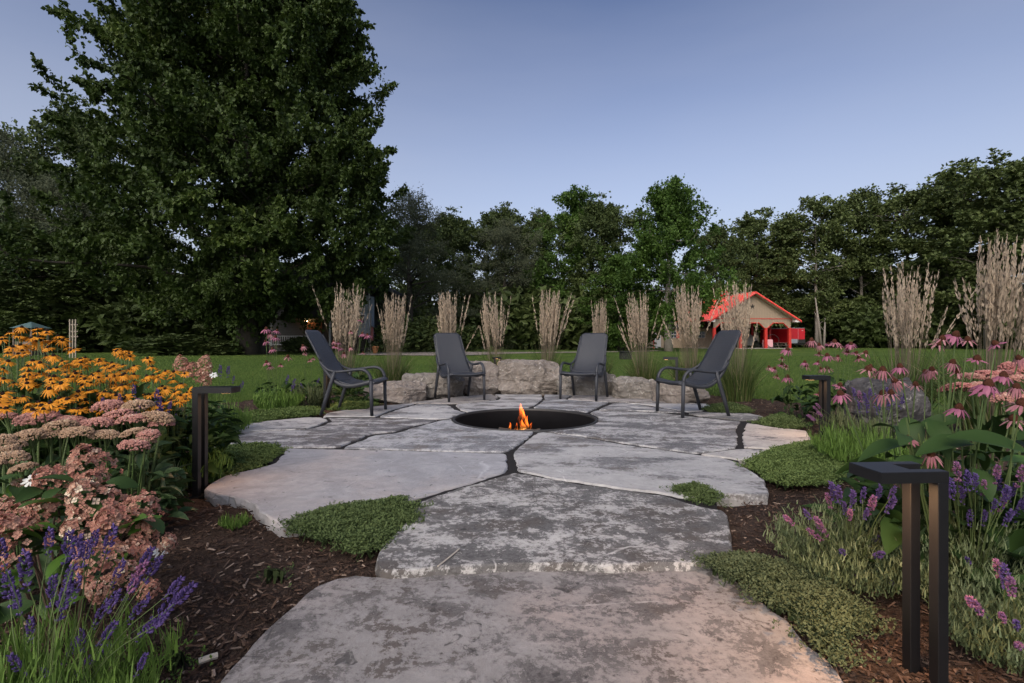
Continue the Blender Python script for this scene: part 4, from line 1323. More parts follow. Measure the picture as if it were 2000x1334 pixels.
def crown_tree(seed, H, base, rad, nspray, nleaf, leaf, spray_len, spray_w, up, trunk_r, prof=None, shape=1.0, jitter=.25, stems=1, limbs=26, droop=0.0, tmpl=(RHOMB_V, RHOMB_F), shell=.55, leafw=1.0, lump=.28, clump=None, csig=.12):
    """sprays of leaves spread through a crown volume; returns (trunk V,F), (crown V,F,var)"""
    g = np.random.default_rng(seed)
    ns_all = nspray
    if clump:
        nspray = clump
    # spray tips: through the volume, thicker towards the outside
    t = g.random(nspray) ** .9
    th = g.random(nspray) * 2 * np.pi
    pr = prof if prof else (lambda u: np.interp(u, [0, .08, .25, .5, .72, .86, .95, 1], [.70, .92, 1.0, 1.0, .90, .70, .45, .18]))
    rr = shell + (1 - shell) * g.random(nspray) ** .5
    inner = g.random(nspray) < .30
    rr[inner] *= g.random(inner.sum())
    lum = 1 + lump * fnoise(np.stack([np.cos(th) * 1.2, np.sin(th) * 1.2, t * 3.0], -1), 1.1, seed) + jitter * g.normal(size=nspray) * .5
    rad_t = rad * pr(t) * rr * lum
    z = base + (H - base) * t * (1 - .06 * g.random(nspray))
    tip = np.stack([rad_t * np.cos(th), rad_t * np.sin(th), z], -1)
    outd = unit(np.stack([np.cos(th), np.sin(th), np.full(nspray, up) + .35 * g.normal(size=nspray) + 1.2 * np.clip(t - .75, 0, 1) * 4], -1))
    if clump:                                   # sprays gather into layered clumps with dark gaps between
        kc = np.concatenate([np.arange(nspray), g.integers(0, nspray, ns_all - nspray)])
        cs = csig * rad * (.6 + .8 * g.random(nspray))[kc][:, None]
        tip = tip[kc] + g.normal(size=(ns_all, 3)) * cs * np.array([1, 1, .42])
        outd = unit(outd[kc] + .45 * g.normal(size=(ns_all, 3)))
        nspray = ns_all
    L = spray_len * (.6 + .8 * g.random(nspray))
    root = tip - outd * L[:, None]
    # leaves
    k = g.integers(0, nspray, nleaf)
    u = g.random(nleaf) ** .75
    w = spray_w * (1.05 - .75 * u)
    p = root[k] + (tip - root)[k] * u[:, None] + g.normal(size=(nleaf, 3)) * w[:, None] * np.array([1, 1, .55])
    p[:, 2] -= droop * (1 - u) * 0 + droop * g.random(nleaf) ** 2
    nd = unit(rnd_dirs(nleaf, g) * .9 + outd[k] * .5 + np.array([0, 0, -.25 - droop]))
    sz = leaf * (.6 + .8 * g.random(nleaf))
    V, F = inst(tmpl[0], tmpl[1], p, frames(nd, g.normal(0, .9, nleaf)), np.stack([sz, sz * .75 * leafw, sz], -1))
    vs = (.25 * g.random(nspray) + .5 * (fnoise(tip, 2.2 / rad, seed) * .5 + .5))[k] + .25 * g.random(nleaf)
    var = np.repeat(np.clip(vs, 0, 1), len(tmpl[0]))
    # trunk and limbs
    a = Acc()
    for s in range(stems):
        ang = 6.28 * s / stems + .4
        ofs = np.array([math.cos(ang), math.sin(ang), 0]) * (trunk_r * .55 if stems > 1 else 0)
        lean = np.array([math.cos(ang), math.sin(ang), 0]) * (rad * .22 if stems > 1 else rad * .03)
        zz = np.linspace(0, 1, 9)
        P = np.array([ofs * (1 - q * .3) + lean * q ** 1.4 + np.array([0, 0, -.15 + H * .86 * q]) + .12 * trunk_r * g.normal(size=3) * (q > 0) for q in zz])
        r0 = trunk_r / (1 if stems == 1 else 1.7)
        Vt, Ft = tubev(P, r0 * np.array([1.35, .98, .88, .76, .62, .48, .34, .2, .06]), 10); a.add(Vt, Ft)
        for j in range(limbs // stems):
            i = g.integers(0, nspray)
            q = np.clip((tip[i, 2] - .25 * rad * (.6 + .4 * g.random())) / (H * .86), base / H * .6 + .03, .92)
            st = P[0] + (np.array([np.interp(q, zz, P[:, c]) for c in range(3)]) - P[0])
            en = root[i] * .7 + tip[i] * .3
            mid = .5 * (st + en) + np.array([0, 0, .06 * rad * g.normal()])
            rl = r0 * (.30 - .18 * q) * (.7 + .5 * g.random())
            Vt, Ft = tubev(smooth_path([st, mid, en, tip[i]], 3), np.linspace(rl, rl * .12, 10), 5); a.add(Vt, Ft)
    return a, (V, F, var)

SPEC = {}
WIDEN = 1.22
def species(key, mat_leaf, mat_bark, **kw):
    a, (V, F, var) = crown_tree(**kw)
    SPEC[key] = (a.mesh('trunk', mat_bark, True), mesh_of('crown', V, F, mat_leaf, False, var), kw['H'], kw['rad'])

def tree(key, name, label, px, d, top_px, width_px=None, rz=0.0, group='trees of the wood behind the lawn', z=-.08):
    tm, cm, H, rad = SPEC[key]
    h = HC - (top_px - HY) * d / FPX - z
    s = h / H
    sx = s if width_px is None else (width_px * d / FPX) / (2 * rad) * WIDEN
    t = thing(name, label, 'tree', (gx(px, d), d, z), rz, group)
    for nm, me in (('trunk', tm), ('crown', cm)):
        o = ob(nm, me, t)
        o.scale = (sx, sx, s)
    return t

lf_maple = leafy('maple_leaf', (0.019, 0.036, 0.006), (0.057, 0.089, 0.016), .62, .22, (0.109, 0.148, 0.030))
lf_willow = leafy('willow_leaf', (0.048, 0.060, 0.032), (0.106, 0.122, 0.070), .7, .2, (0.162, 0.174, 0.108))
lf_poplar = leafy('poplar_leaf', (0.048, 0.068, 0.020), (0.120, 0.155, 0.048), .6, .22, (0.170, 0.210, 0.073))
lf_bright = leafy('bright_maple_leaf', (0.032, 0.071, 0.011), (0.085, 0.150, 0.024), .6, .28, (0.143, 0.204, 0.038))
lf_dark = leafy('dark_tree_leaf', (0.031, 0.048, 0.013), (0.082, 0.114, 0.031), .65, .18, (0.125, 0.160, 0.048))

def maple_prof(u):
    return np.interp(u, [0, .06, .18, .35, .55, .75, .9, 1.0], [.50, .82, 1.0, 1.0, .94, .80, .55, .12])
species('maple', lf_maple, m_bark, seed=1, H=31, base=3.1, rad=12.2, nspray=2400, nleaf=400000, leaf=.275, spray_len=2.4, spray_w=.30, up=.55, trunk_r=1.0, prof=maple_prof, stems=3, limbs=90, shell=.50, jitter=.16, lump=.20, clump=760, csig=.066)
species('willow', lf_willow, m_bark, seed=2, H=17, base=.8, rad=6.2, nspray=420, nleaf=42000, leaf=.24, spray_len=1.6, spray_w=.50, up=.35, trunk_r=.4, droop=.45, limbs=30, leafw=.45, clump=105, csig=.12, shell=.6)
species('poplar', lf_poplar, m_barkpale, seed=3, H=19, base=4.0, rad=4.4, nspray=230, nleaf=17000, leaf=.30, spray_len=1.5, spray_w=.40, up=.5, trunk_r=.22, limbs=44, clump=62, csig=.14, shell=.35, lump=.5, jitter=.35, prof=lambda u: np.interp(u, [0, .15, .4, .7, .9, 1], [.35, .55, .85, 1.0, .75, .25]))
species('poplar2', lf_poplar, m_barkpale, seed=13, H=19, base=3.0, rad=4.2, nspray=210, nleaf=16000, leaf=.30, spray_len=1.6, spray_w=.38, up=.35, trunk_r=.20, limbs=46, clump=62, csig=.14, shell=.3, lump=.55, jitter=.4, prof=lambda u: np.interp(u, [0, .2, .5, .75, .92, 1], [.45, .6, .8, 1.0, .7, .2]))
species('vase', lf_bright, m_barkpale, seed=4, H=18, base=3.4, rad=6.6, nspray=460, nleaf=48000, leaf=.27, spray_len=2.4, spray_w=.34, up=1.25, trunk_r=.42, limbs=40, clump=150, csig=.09, shell=.5, lump=.35, prof=lambda u: np.interp(u, [0, .1, .3, .5, .7, .9, 1], [.20, .62, 1.0, .86, .64, .55, .25]))
species('round', lf_bright, m_bark, seed=5, H=18, base=1.2, rad=5.6, nspray=420, nleaf=38000, leaf=.27, spray_len=1.6, spray_w=.45, up=.4, trunk_r=.35, limbs=30, clump=105, csig=.12, shell=.6, lump=.35)
species('dark', lf_dark, m_bark, seed=6, H=18, base=.8, rad=5.4, nspray=420, nleaf=38000, leaf=.27, spray_len=1.7, spray_w=.45, up=.45, trunk_r=.35, limbs=30, clump=105, csig=.12, shell=.6, lump=.35)

tree('maple', 'maple_tree', 'huge dark green maple towering over the left of the garden', 492, 38, -140, 478, .4, None)
# left of and behind the maple
tree('willow', 'willow_tree', 'grey green willow at the far left edge of the picture', 10, 58, 255, 270, .3)
tree('willow', 'willow_tree', 'pale grey green willow between the left edge and the big maple', 135, 52, 330, 250, 1.9)
tree('dark', 'broadleaf_tree', 'dark tree whose top pokes out just left of the big maple', 165, 62, 208, 200, 1.0)
tree('dark', 'broadleaf_tree', 'low dark tree in deep shade at the far left behind the kiosk', 40, 46, 440, 300, 2.2)
tree('dark', 'broadleaf_tree', 'dark low tree behind the pale trellis', 215, 50, 470, 260, 3.1)
# right of the maple
tree('willow', 'willow_tree', 'tall grey green willow just right of the big maple', 800, 56, 372, 185, 3.3)
tree('dark', 'broadleaf_tree', 'dark tree filling the gap behind the tall grey willow', 838, 74, 430, 140, 5.2)
tree('dark', 'broadleaf_tree', 'dark olive tree right of the tall grey willow', 885, 66, 415, 130, .7)
tree('dark', 'broadleaf_tree', 'dark tree with a rounded top left of the bright green trees', 978, 70, 402, 120, 2.7)
tree('willow', 'willow_tree', 'grey green tree in front of the rounded dark tree', 985, 64, 425, 150, .5)
tree('dark', 'broadleaf_tree', 'dark slender tree left of the fresh green round tree', 1055, 74, 412, 110, 4.0)
tree('round', 'maple_tree', 'fresh green round tree with the taller of two adjoining tops', 1130, 66, 374, 150, 1.0)
tree('dark', 'broadleaf_tree', 'dense dark tree adjoining the fresh green round tree', 1178, 62, 388, 130, .2)
tree('round', 'maple_tree', 'small green tree with a thin pale trunk before the shed', 1212, 54, 500, 120, 2.0)
tree('vase', 'maple_tree', 'bright green vase shaped maple standing in front of the shed', 1306, 50, 358, 186, 2.0)
tree('dark', 'broadleaf_tree', 'dark tree peeping out right of the vase shaped maple', 1400, 78, 438, 100, 1.5)
# right wood
for k_, (key, px, d, top, w, rz, lab) in enumerate([
    ('poplar', 1478, 82, 405, 130, .2, 'open crowned poplar directly behind the barn peak'),
    ('poplar2', 1535, 80, 418, 110, 1.2, 'poplar behind the right slope of the barn roof'),
    ('poplar', 1595, 76, 372, 120, 2.1, 'poplar with ragged top right of the barn'),
    ('poplar2', 1682, 78, 366, 130, 3.0, 'broad topped poplar in the gap right of the ragged topped poplar'),
    ('poplar', 1770, 74, 352, 150, 4.1, 'poplar leaning over the nearer tall grass clump'),
    ('poplar2', 1850, 70, 338, 170, .6, 'poplar above the space between the two near grass clumps'),
    ('poplar', 1930, 64, 296, 190, 5.0, 'tallest tree at the right, its spire breaking the skyline'),
    ('poplar2', 2010, 60, 305, 220, 2.4, 'tree cut off by the right edge of the picture'),
    ('dark', 1460, 90, 470, 150, .9, 'dark tree filling in low behind the barn roof'),
    ('dark', 1625, 88, 520, 170, 1.7, 'low dark tree behind the cargo trailer'),
    ('dark', 1720, 84, 530, 160, 2.9, 'low dark tree left of the nearer tall grass clump'),
    ('dark', 1830, 78, 500, 190, .1, 'low dark tree between the two near grass clumps'),
    ('dark', 1950, 72, 480, 220, 4.4, 'low dark tree behind the rightmost grass clump'),
]):
    tree(key, 'poplar_tree' if key.startswith('pop') else 'broadleaf_tree', lab, px, d, top, w, rz)
# bare pale trunks standing at the edge of the wood
for px, d, y0, lean, lab in ((1594, 72, 580, .6, 'bare pale leaning trunk at the wood edge right of the trailer'), (1612, 73, 620, -.2, 'short pale trunk at the wood edge beside the leaning trunk')):
    t = thing('dead_trunk', lab, 'tree', (gx(px, d), d, -.08), 0, 'bare trunks at the wood edge')
    h = HC - (y0 - HY) * d / FPX
    V, F = tubev([(lean * 1.2, 0, 0), (lean * .6, 0, h * .5), (-.1 * lean, .1, h)], [.20, .16, .07], 8)
    ob('trunk', mesh_of('trunk', V, F, m_barkpale, True), t)
    V, F = tubev([(lean * .5, 0, h * .55), (lean * .5 - .5, .1, h * .72)], [.06, .02], 6); ob('branch', mesh_of('branch', V, F, m_barkpale, True), t)

# undergrowth: shrubs along the edge of the wood
def shrub_mesh(seed, n, w=1.0, h=1.0, leaf=.13):
    g = np.random.default_rng(seed)
    c = rnd_dirs(40, g) * g.random((40, 1)) ** .4 * np.array([.42, .42, .42]) * np.array([w, w, h]) + np.array([0, 0, .5 * h])
    k = g.integers(0, 40, n)
    p = c[k] + g.normal(size=(n, 3)) * .11
    p[:, 2] = np.abs(p[:, 2])
    sz = leaf * (.6 + .7 * g.random(n))
    V, F = inst(RHOMB_V, RHOMB_F, p, frames(unit(rnd_dirs(n, g) + np.array([0, 0, .2])), g.normal(0, .8, n)), np.stack([sz, sz * .6, sz], -1))
    return V, F, np.repeat(np.clip(.5 * g.random(n) + .5 * (fnoise(p, 3) * .5 + .5), 0, 1), 4)
SHR = []
for s in range(3):
    V, F, var = shrub_mesh(50 + s, 4200)
    SHR.append([mesh_of('shrub', V, F, mt, False, var) for mt in (lf_dark, lf_poplar)])
gs = np.random.default_rng(77)
rows = [(-60, 640), (640, 1240), (1240, 1560), (1560, 2060)]
labs = []
spots = []
for px in range(-20, 450, 48): spots.append((px, 44 + 8 * gs.random(), 4.5 + 2.5 * gs.random()))
for px in range(560, 1240, 44): spots.append((px, 60 + 10 * gs.random(), 5.5 + 3.0 * gs.random()))
for px in range(1240, 1560, 46): spots.append((px, 84 + 8 * gs.random(), 6.5 + 3.0 * gs.random()))
for px in range(1560, 2060, 40): spots.append((px, (82 if px < 1650 else 70) + 8 * gs.random(), 6.0 + 3.5 * gs.random()))
under = ob('undergrowth', None)
tag(under, 'dark leafy undergrowth along the foot of the wood behind the lawn', 'undergrowth', kind='stuff')
for k_, (px, d, sz) in enumerate(spots):
    o = ob('woodland_shrub', SHR[k_ % 3][k_ % 2], under, (gx(px, d), d, -.1), (0, 0, gs.random() * 6.28), (sz * 1.2, sz * 1.2, sz * .95))
# far wood that closes the gaps low down
n = 40000
g = np.random.default_rng(31)
th_ = (g.random(n) * 2 - 1) * 1.0
rr_ = 100 + 14 * g.random(n)
p = np.stack([rr_ * np.sin(th_), rr_ * np.cos(th_), 9.0 * g.random(n) ** 1.3 * (.75 + .35 * np.sin(th_ * 31) * np.sin(th_ * 12.7))], -1)
sz = .9 + .7 * g.random(n)
V, F = inst(RHOMB_V, RHOMB_F, p, frames(rnd_dirs(n, g)), sz)
fw = ob('far_wood', mesh_of('far_wood', V, F, lf_dark, False, np.repeat(g.random(n), 4)))
tag(fw, 'dark mass of distant woodland behind the trees', 'woodland', kind='stuff')

# shrubs by the maple and the house
for k_, (px, d, w, h, lab) in enumerate([(335, 36, 5.6, 1.5, 'low dark shrub mass under the left side of the big maple'), (425, 36.5, 4.0, 1.1, 'low shrub at the foot of the big maple trunk'), (770, 44, 4.2, 2.6, 'green shrub beside the house right of the gravel drive'), (835, 46, 5.0, 3.2, 'lush green shrub behind the rear left chair'), (905, 50, 4.2, 2.6, 'leafy shrub at the end of the gravel drive'), (585, 42, 2.2, 1.3, 'small shrub below the porch railing')]):
    o = ob('garden_shrub', SHR[k_ % 3][k_ % 2], None, (gx(px, d), d, -.1), (0, 0, k_ * 1.3), (w, w * .8, h))
    tag(o, lab, 'shrub')

# ------------------------------------------------------------------ feather reed grass
m_plume = leafy('grass_plume', (.30, .235, .170), (.52, .42, .315), .85, .25)
m_culm = leafy('grass_culm', (.10, .085, .055), (.22, .17, .12), .8, .1)
m_gblade = leafy('grass_blade', (.038, .068, .015), (.105, .140, .038), .6, .3, (.26, .23, .12))

def reed_grass(seed, nst=110, H=1.85, spread=.30):
    g = np.random.default_rng(seed)
    st, pl = Acc(), Acc()
    for i in range(nst):
        az = g.random() * 6.283
        r0 = .10 * math.sqrt(g.random())
        lean = abs(g.normal(0, 1)) * spread * .30 + .01
        if g.random() < .05: lean += .15 + .3 * g.random()
        h = H * (.66 + .34 * g.random() ** .8)
        t = np.array([0, .35, .60, .80, 1.0])
        rad = r0 * (1 + .5 * t) + lean * t ** 1.6
        P = np.stack([rad * math.cos(az), rad * math.sin(az), h * t * (1 - .10 * lean)], -1)
        V, F = tubev(P[:4], [.0022, .0020, .0016, .0012], 3, cap=False); st.add(V, F, g.random())
        # plume: slivers round the upper stalk
        n = 40
        u = g.random(n)
        a, b_ = P[2] * .85 + P[3] * .15, P[4]
        pos = a + (b_ - a) * u[:, None]
        w = .0135 * np.sin(np.pi * np.clip(.20 + .78 * u, 0, 1)) ** .9 + .0010
        aa = g.random(n) * 6.283
        off = np.stack([np.cos(aa), np.sin(aa), 0 * aa], -1) * (w * .55)[:, None]
        dirs = unit(b_ - a)[None] * 1.0 + off / (w * .55)[:, None] * .13
        V, F = inst(RHOMB_V, RHOMB_F, pos + off, frames(dirs, g.random(n) * 6.28), np.stack([.040 + .03 * g.random(n), w * .75 + .004, .01 + 0 * w], -1))
        pl.add(V, F, np.clip(g.random() * .6 + np.repeat(g.random(n), 4) * .4, 0, 1))
    bl_ = Acc()
    n = 460
    rr_ = .18 * np.sqrt(g.random(n)); aa = g.random(n) * 6.283
    pos = np.stack([rr_ * np.cos(aa), rr_ * np.sin(aa), 0 * aa], -1)
    V, F, k = blades(pos, aa + g.normal(0, .5, n), .25 + .95 * g.random(n) ** 1.2, .42 + .58 * g.random(n), .008 + .006 * g.random(n), 5, 1.1, g)
    bl_.add(V, F, np.repeat(g.random(n), k))
    return st.mesh('culms', m_culm), pl.mesh('plumes', m_plume), bl_.mesh('blades', m_gblade)
RG = [reed_grass(300 + s, [84, 104, 66, 112, 78, 92, 62][s], 1.85, [.17, .24, .15, .21, .27, .13, .30][s]) for s in range(7)]
REEDS = [
 (672, 9.1, 553, 0, 1.10, 'feather reed grass clump left of the house, behind the left chair'),
 (766, 9.35, 570, 4, .95, 'feather reed grass clump with stray side plumes, second from the left'),
 (880, 9.7, 570, 5, .95, 'feather reed grass clump rising behind the rear left chair'),
 (968, 9.75, 570, 6, .95, 'feather reed grass clump behind the copper lit path light'),
 (1066, 9.75, 563, 3, .92, 'feather reed grass clump rising behind the right half of the largest boulder'),
 (1170, 10.0, 583, 2, .85, 'short feather reed grass clump behind the rear right chair'),
 (1258, 9.3, 568, 0, .90, 'feather reed grass clump before the shed door, next to the utility box'),
 (1350, 9.0, 553, 4, 1.02, 'feather reed grass clump just left of the barn'),
 (1442, 8.1, 546, 6, 1.0, 'feather reed grass clump in front of the barn, behind the right chair'),
 (1765, 6.3, 512, 6, 1.16, 'tall feather reed grass clump behind the grey boulder'),
 (1945, 4.9, 458, 2, 1.22, 'tallest feather reed grass clump, at the right edge'),
]
for k_, (px, d, top, kk, wx, lab) in enumerate(REEDS):
    h = HC - (top - HY) * d / FPX + .06
    t = thing('feather_reed_grass', lab, 'ornamental grass', (gx(px, d), d, -.06), k_ * 1.7, 'feather reed grasses round the patio')
    s = h / 1.85
    t.rotation_euler[0], t.rotation_euler[1] = .05 * math.sin(k_ * 2.3), .05 * math.cos(k_ * 3.1)
    for nm, me in zip(('culms', 'plumes', 'blades'), RG[kk]):
        o = ob(nm, me, t); o.scale = (wx * s, wx * s, s); o['kind'] = 'stuff'

# ------------------------------------------------------------------ flowering plants
g0 = np.random.default_rng(404)
m_yellow = leafy('rudbeckia_petal', (.56, .195, .009), (.72, .295, .018), .6, .25)
m_cone = plain('dark_cone', (.022, .010, .007), .85, 0, .2, .5, 90, .6)
m_pinkp = leafy('coneflower_petal', (.29, .108, .132), (.42, .205, .215), .6, .25)
m_pinkp2 = leafy('coneflower_petal_violet', (.29, .085, .155), (.41, .165, .225), .6, .25)
m_ocone = plain('rust_cone', (.060, .020, .010), .85, 0, .2, .6, 90, .6)
m_stem = leafy('green_stem', (.050, .085, .022), (.095, .13, .045), .6, 0)
m_leafd = leafy('deep_green_leaf', (.018, .042, .011), (.045, .085, .020), .58, .2, None, .22)
m_leafb = leafy('fresh_green_leaf', (.045, .105, .014), (.085, .165, .025), .45, .28, None, .4)
m_leafs = leafy('sedum_leaf', (.040, .075, .026), (.075, .12, .045), .5, .15, None, .35)

def petal_ring(n, L, w, droop, seed, r0=.006, notch=False, wob=.25):
    g = np.random.default_rng(seed)
    Vt, Ft = strip_template(4, 1.0, lambda t: .5 * math.sin(math.pi * min(1, .10 + .86 * t)) ** .6 if t < 1 else .06, lambda t: -droop * t ** 1.6, -.12)
    az = np.arange(n) * 2 * np.pi / n + g.normal(0, .09, n)
    dirs = np.stack([np.cos(az), np.sin(az), g.normal(0, wob * .35, n)], -1)
    sc = np.stack([L * (.85 + .25 * g.random(n)), w * (.85 + .3 * g.random(n)), L * np.ones(n)], -1)
    V, F = inst(Vt, Ft, np.stack([r0 * np.cos(az), r0 * np.sin(az), 0 * az], -1), frames(dirs, g.normal(0, .18, n)), sc)
    return V, F, np.repeat(g.random(n), len(Vt))

def cone_mesh(name, r, h, mat):
    pr = [(r * math.cos(a) , h * math.sin(a)) for a in np.linspace(0, 1.5, 6)] + [(.0005, h)]
    V, F = lathe([(r * .7, -.25 * h)] + pr, 14)
    V = V + unit(V) * (.10 * r * np.random.default_rng(3).normal(size=len(V)))[:, None]
    return mesh_of(name, V, F, mat, True)

RUD = []
for s in range(4):
    V, F, var = petal_ring(13, .035, .0098, .30 + .18 * s, 60 + s)
    RUD.append(mesh_of('flower', V, F, m_yellow, True, var))
RUDC = cone_mesh('flower_cone', .0095, .011, m_cone)
ECH = []
for s in range(5):
    V, F, var = petal_ring([11, 12, 12, 9, 7][s], .041, .0125, [.6, .95, 1.25, .35, .6][s], 80 + s, .012, wob=.5)
    ECH.append(mesh_of('flower', V, F, m_pinkp if s % 2 == 0 else m_pinkp2, True, var))
ECHC = cone_mesh('flower_cone', .017, .025, m_ocone)

def tilt(az, amount):
    """rotation that leans +Z towards azimuth az"""
    return Quaternion((-math.sin(az), math.cos(az), 0), amount) 

def stem_path(a, b_, bow=.03, g=g0):
    a, b_ = np.array(a), np.array(b_)
    m = .5 * (a + b_) + np.array([g.normal(0, bow), g.normal(0, bow), .02])
    return smooth_path([a, m, b_], 3)

LEAF_T = strip_template(5, 1.0, lambda t: .5 * math.sin(math.pi * min(1, .02 + .97 * t)) ** .8 + .004, lambda t: .12 * t - .42 * t ** 2, .35)
LEAF_MESH = {}
def leaf_mesh(mat, w=.42, curl=.42):
    key = (mat.name, w, curl)
    if key not in LEAF_MESH:
        V, F = strip_template(6, 1.0, lambda t: .5 * w * math.sin(math.pi * min(1, .02 + .97 * t)) ** .8 + .003, lambda t: .12 * t - curl * t ** 2, .35)
        LEAF_MESH[key] = mesh_of('leaf', V, F, mat, True, np.full(len(V), .5))
    return LEAF_MESH[key]

def leaf_objs(t, mat, n, rfun, L, g, w=.42, curl=.42, pitch=(.1, .8)):
    """single leaves as parts of plant t; rfun gives (x, y, z, azimuth)"""
    for i in range(n):
        x, y, z, az = rfun(i)
        l = L * (.65 + .6 * g.random())
        p = -(pitch[0] + (pitch[1] - pitch[0]) * g.random())
        o = ob('leaf', leaf_mesh(mat, w, curl), t, (x, y, z), (Euler((g.normal(0, .35), p, az), 'XYZ')), (l, l * (.8 + .4 * g.random()), l))

def foliage_cloud(n, R_, zmax, leaf, g, up=.3, lw=.45, zmin=0.02):
    rr_ = R_ * np.sqrt(g.random(n)); aa = g.random(n) * 6.283
    z = zmin + (zmax - zmin) * g.random(n) ** .9 * (1 - .45 * (rr_ / R_) ** 2)
    pos = np.stack([rr_ * np.cos(aa), rr_ * np.sin(aa), z], -1)
    dirs = np.stack([np.cos(aa + g.normal(0, .9, n)), np.sin(aa + g.normal(0, .9, n)), up + .4 * g.normal(size=n)], -1)
    sz = leaf * (.6 + .8 * g.random(n))
    V, F = inst(LEAF_T[0], LEAF_T[1], pos, frames(dirs, g.normal(0, .4, n)), np.stack([sz, sz * lw, sz], -1))
    return V, F, np.repeat(g.random(n), len(LEAF_T[0]))

def flower_plant(name, cat, label, base, heads, flowers, cone, group, fol, seed, face=(0, -1), tilt_amt=.35, size=1.0, stem_r=.0022, leafmat=None):
    """heads: world positions of the flower heads; stems run down to the base"""
    g = np.random.default_rng(seed)
    t = thing(name, label, cat, base, 0, group)
    b0 = np.array(base)
    a = Acc()
    for i, h in enumerate(heads):
        h = np.array(h) - b0
        root = np.array([.25 * h[0] + g.normal(0, .03), .25 * h[1] + g.normal(0, .03), 0.0])
        V, F = tubev(stem_path(root, h - np.array([0, 0, .004]), .02, g), stem_r, 4, cap=False); a.add(V, F, g.random())
        az = math.atan2(face[1], face[0]) + g.normal(0, .9)
        q = tilt(az, abs(g.normal(0, tilt_amt)) + .10)
        s = size * (.72 + .42 * g.random())
        f = ob('flower', flowers[int(g.integers(0, len(flowers)))], t, h, q, s)
        ob('flower_cone', cone, f)
    a.build('stems', m_stem, t)
    n, R_, zm, L = fol
    V, F, var = foliage_cloud(n, R_, zm, L, g)
    ob('foliage', mesh_of('foliage', V, F, leafmat or m_leafd, True, var), t)
    return t

def scatter_heads(px0, px1, y0fun, y1, d0, d1, n, g, mind=.045):
    out = []
    tries = 0
    while len(out) < n and tries < n * 60:
        tries += 1
        px = px0 + (px1 - px0) * g.random()
        yt = y0fun(px)
        py = yt + (y1 - yt) * g.random() ** 1.15
        f = (py - yt) / max(1, y1 - yt)
        d = d1 + (d0 - d1) * f + g.normal(0, .08)
        p = at(px, py, d)
        if all(np.linalg.norm(p - q) > mind for q in out):
            out.append(p)
    return out

# black-eyed Susans: the yellow mass on the left
g = np.random.default_rng(11)
RUDG = 'black eyed Susans massed on the left'
rud_top = lambda px: np.interp(px, [-40, 0, 40, 110, 130, 190, 235], [668, 655, 632, 648, 675, 700, 725])
hs = scatter_heads(-30, 75, rud_top, 815, 2.35, 3.3, 62, g)
flower_plant('black_eyed_susan', 'flower', 'black eyed Susan plant full of yellow flowers at the left edge', (gx(20, 2.8), 2.85, -.05), hs, RUD, RUDC, RUDG, (420, .36, .74, .11), 1)
hs = scatter_heads(70, 160, rud_top, 812, 2.4, 3.3, 60, g)
flower_plant('black_eyed_susan', 'flower', 'black eyed Susan plant below the kiosk roof, second from the left edge', (gx(115, 2.85), 2.9, -.05), hs, RUD, RUDC, RUDG, (420, .36, .74, .11), 2)
hs = scatter_heads(150, 245, rud_top, 820, 2.5, 3.3, 54, g)
flower_plant('black_eyed_susan', 'flower', 'black eyed Susan plant in the middle of the yellow mass', (gx(198, 2.9), 2.95, -.05), hs, RUD, RUDC, RUDG, (380, .34, .66, .11), 3)
rt2 = lambda px: np.interp(px, [195, 230, 260, 320, 345, 380], [690, 680, 690, 705, 715, 745])
hs = scatter_heads(200, 290, rt2, 800, 3.0, 3.7, 44, g)
flower_plant('black_eyed_susan', 'flower', 'black eyed Susan plant whose flowers stand before the dark lawn', (gx(245, 3.3), 3.35, -.05), hs, RUD, RUDC, RUDG, (340, .32, .58, .11), 4)
hs = scatter_heads(285, 378, rt2, 800, 3.0, 3.7, 42, g)
flower_plant('black_eyed_susan', 'flower', 'black eyed Susan plant nearest the left path light', (gx(330, 3.35), 3.4, -.05), hs, RUD, RUDC, RUDG, (340, .32, .54, .11), 5)

# purple coneflowers
ECHG = 'purple coneflowers'
def echinacea(label, base, pix, d, seed, fol, size=1.0, dj=.12):
    g = np.random.default_rng(seed)
    hs = [at(px, py, d + g.normal(0, dj)) for px, py in pix]
    return flower_plant('coneflower', 'flower', label, base, hs, ECH, ECHC, ECHG, fol, seed, tilt_amt=.22, size=size, stem_r=.0028)
echinacea('tall coneflower with pink flowers standing over the grey boulder on the right', (gx(1850, 2.15), 2.2, -.05), [(1840, 662), (1833, 672), (1866, 655), (1890, 664), (1945, 672), (1860, 709), (1908, 702), (1868, 727), (1990, 700), (1758, 717), (1808, 728), (1820, 722)], 2.1, 31, (70, .30, .42, .15), .86)
echinacea('coneflower with low pink flowers left of the large leaves on the right', (gx(1800, 2.3), 2.35, -.05), [(1748, 745), (1788, 752), (1724, 770), (1695, 722), (1724, 724), (1740, 768), (1640, 753), (1642, 770)], 2.35, 32, (80, .30, .36, .14), .84)
echinacea('coneflower with drooping pink petals just behind the large leaves on the right', (gx(1890, 1.9), 1.95, -.05), [(1873, 798), (1930, 752), (1922, 762), (1985, 757), (1995, 790), (1775, 858), (1818, 888), (1980, 820), (1960, 735)], 1.85, 33, (90, .32, .38, .16), .86)
echinacea('mid distance coneflower clump right of the barn trailer, flowers high', (gx(1640, 5.6), 5.65, -.05), [(1585, 665), (1600, 674), (1618, 672), (1640, 675), (1655, 682), (1662, 672), (1672, 690), (1678, 700), (1600, 692), (1616, 695), (1636, 697), (1655, 688), (1630, 668)], 5.5, 34, (80, .28, .62, .13), 1.2)
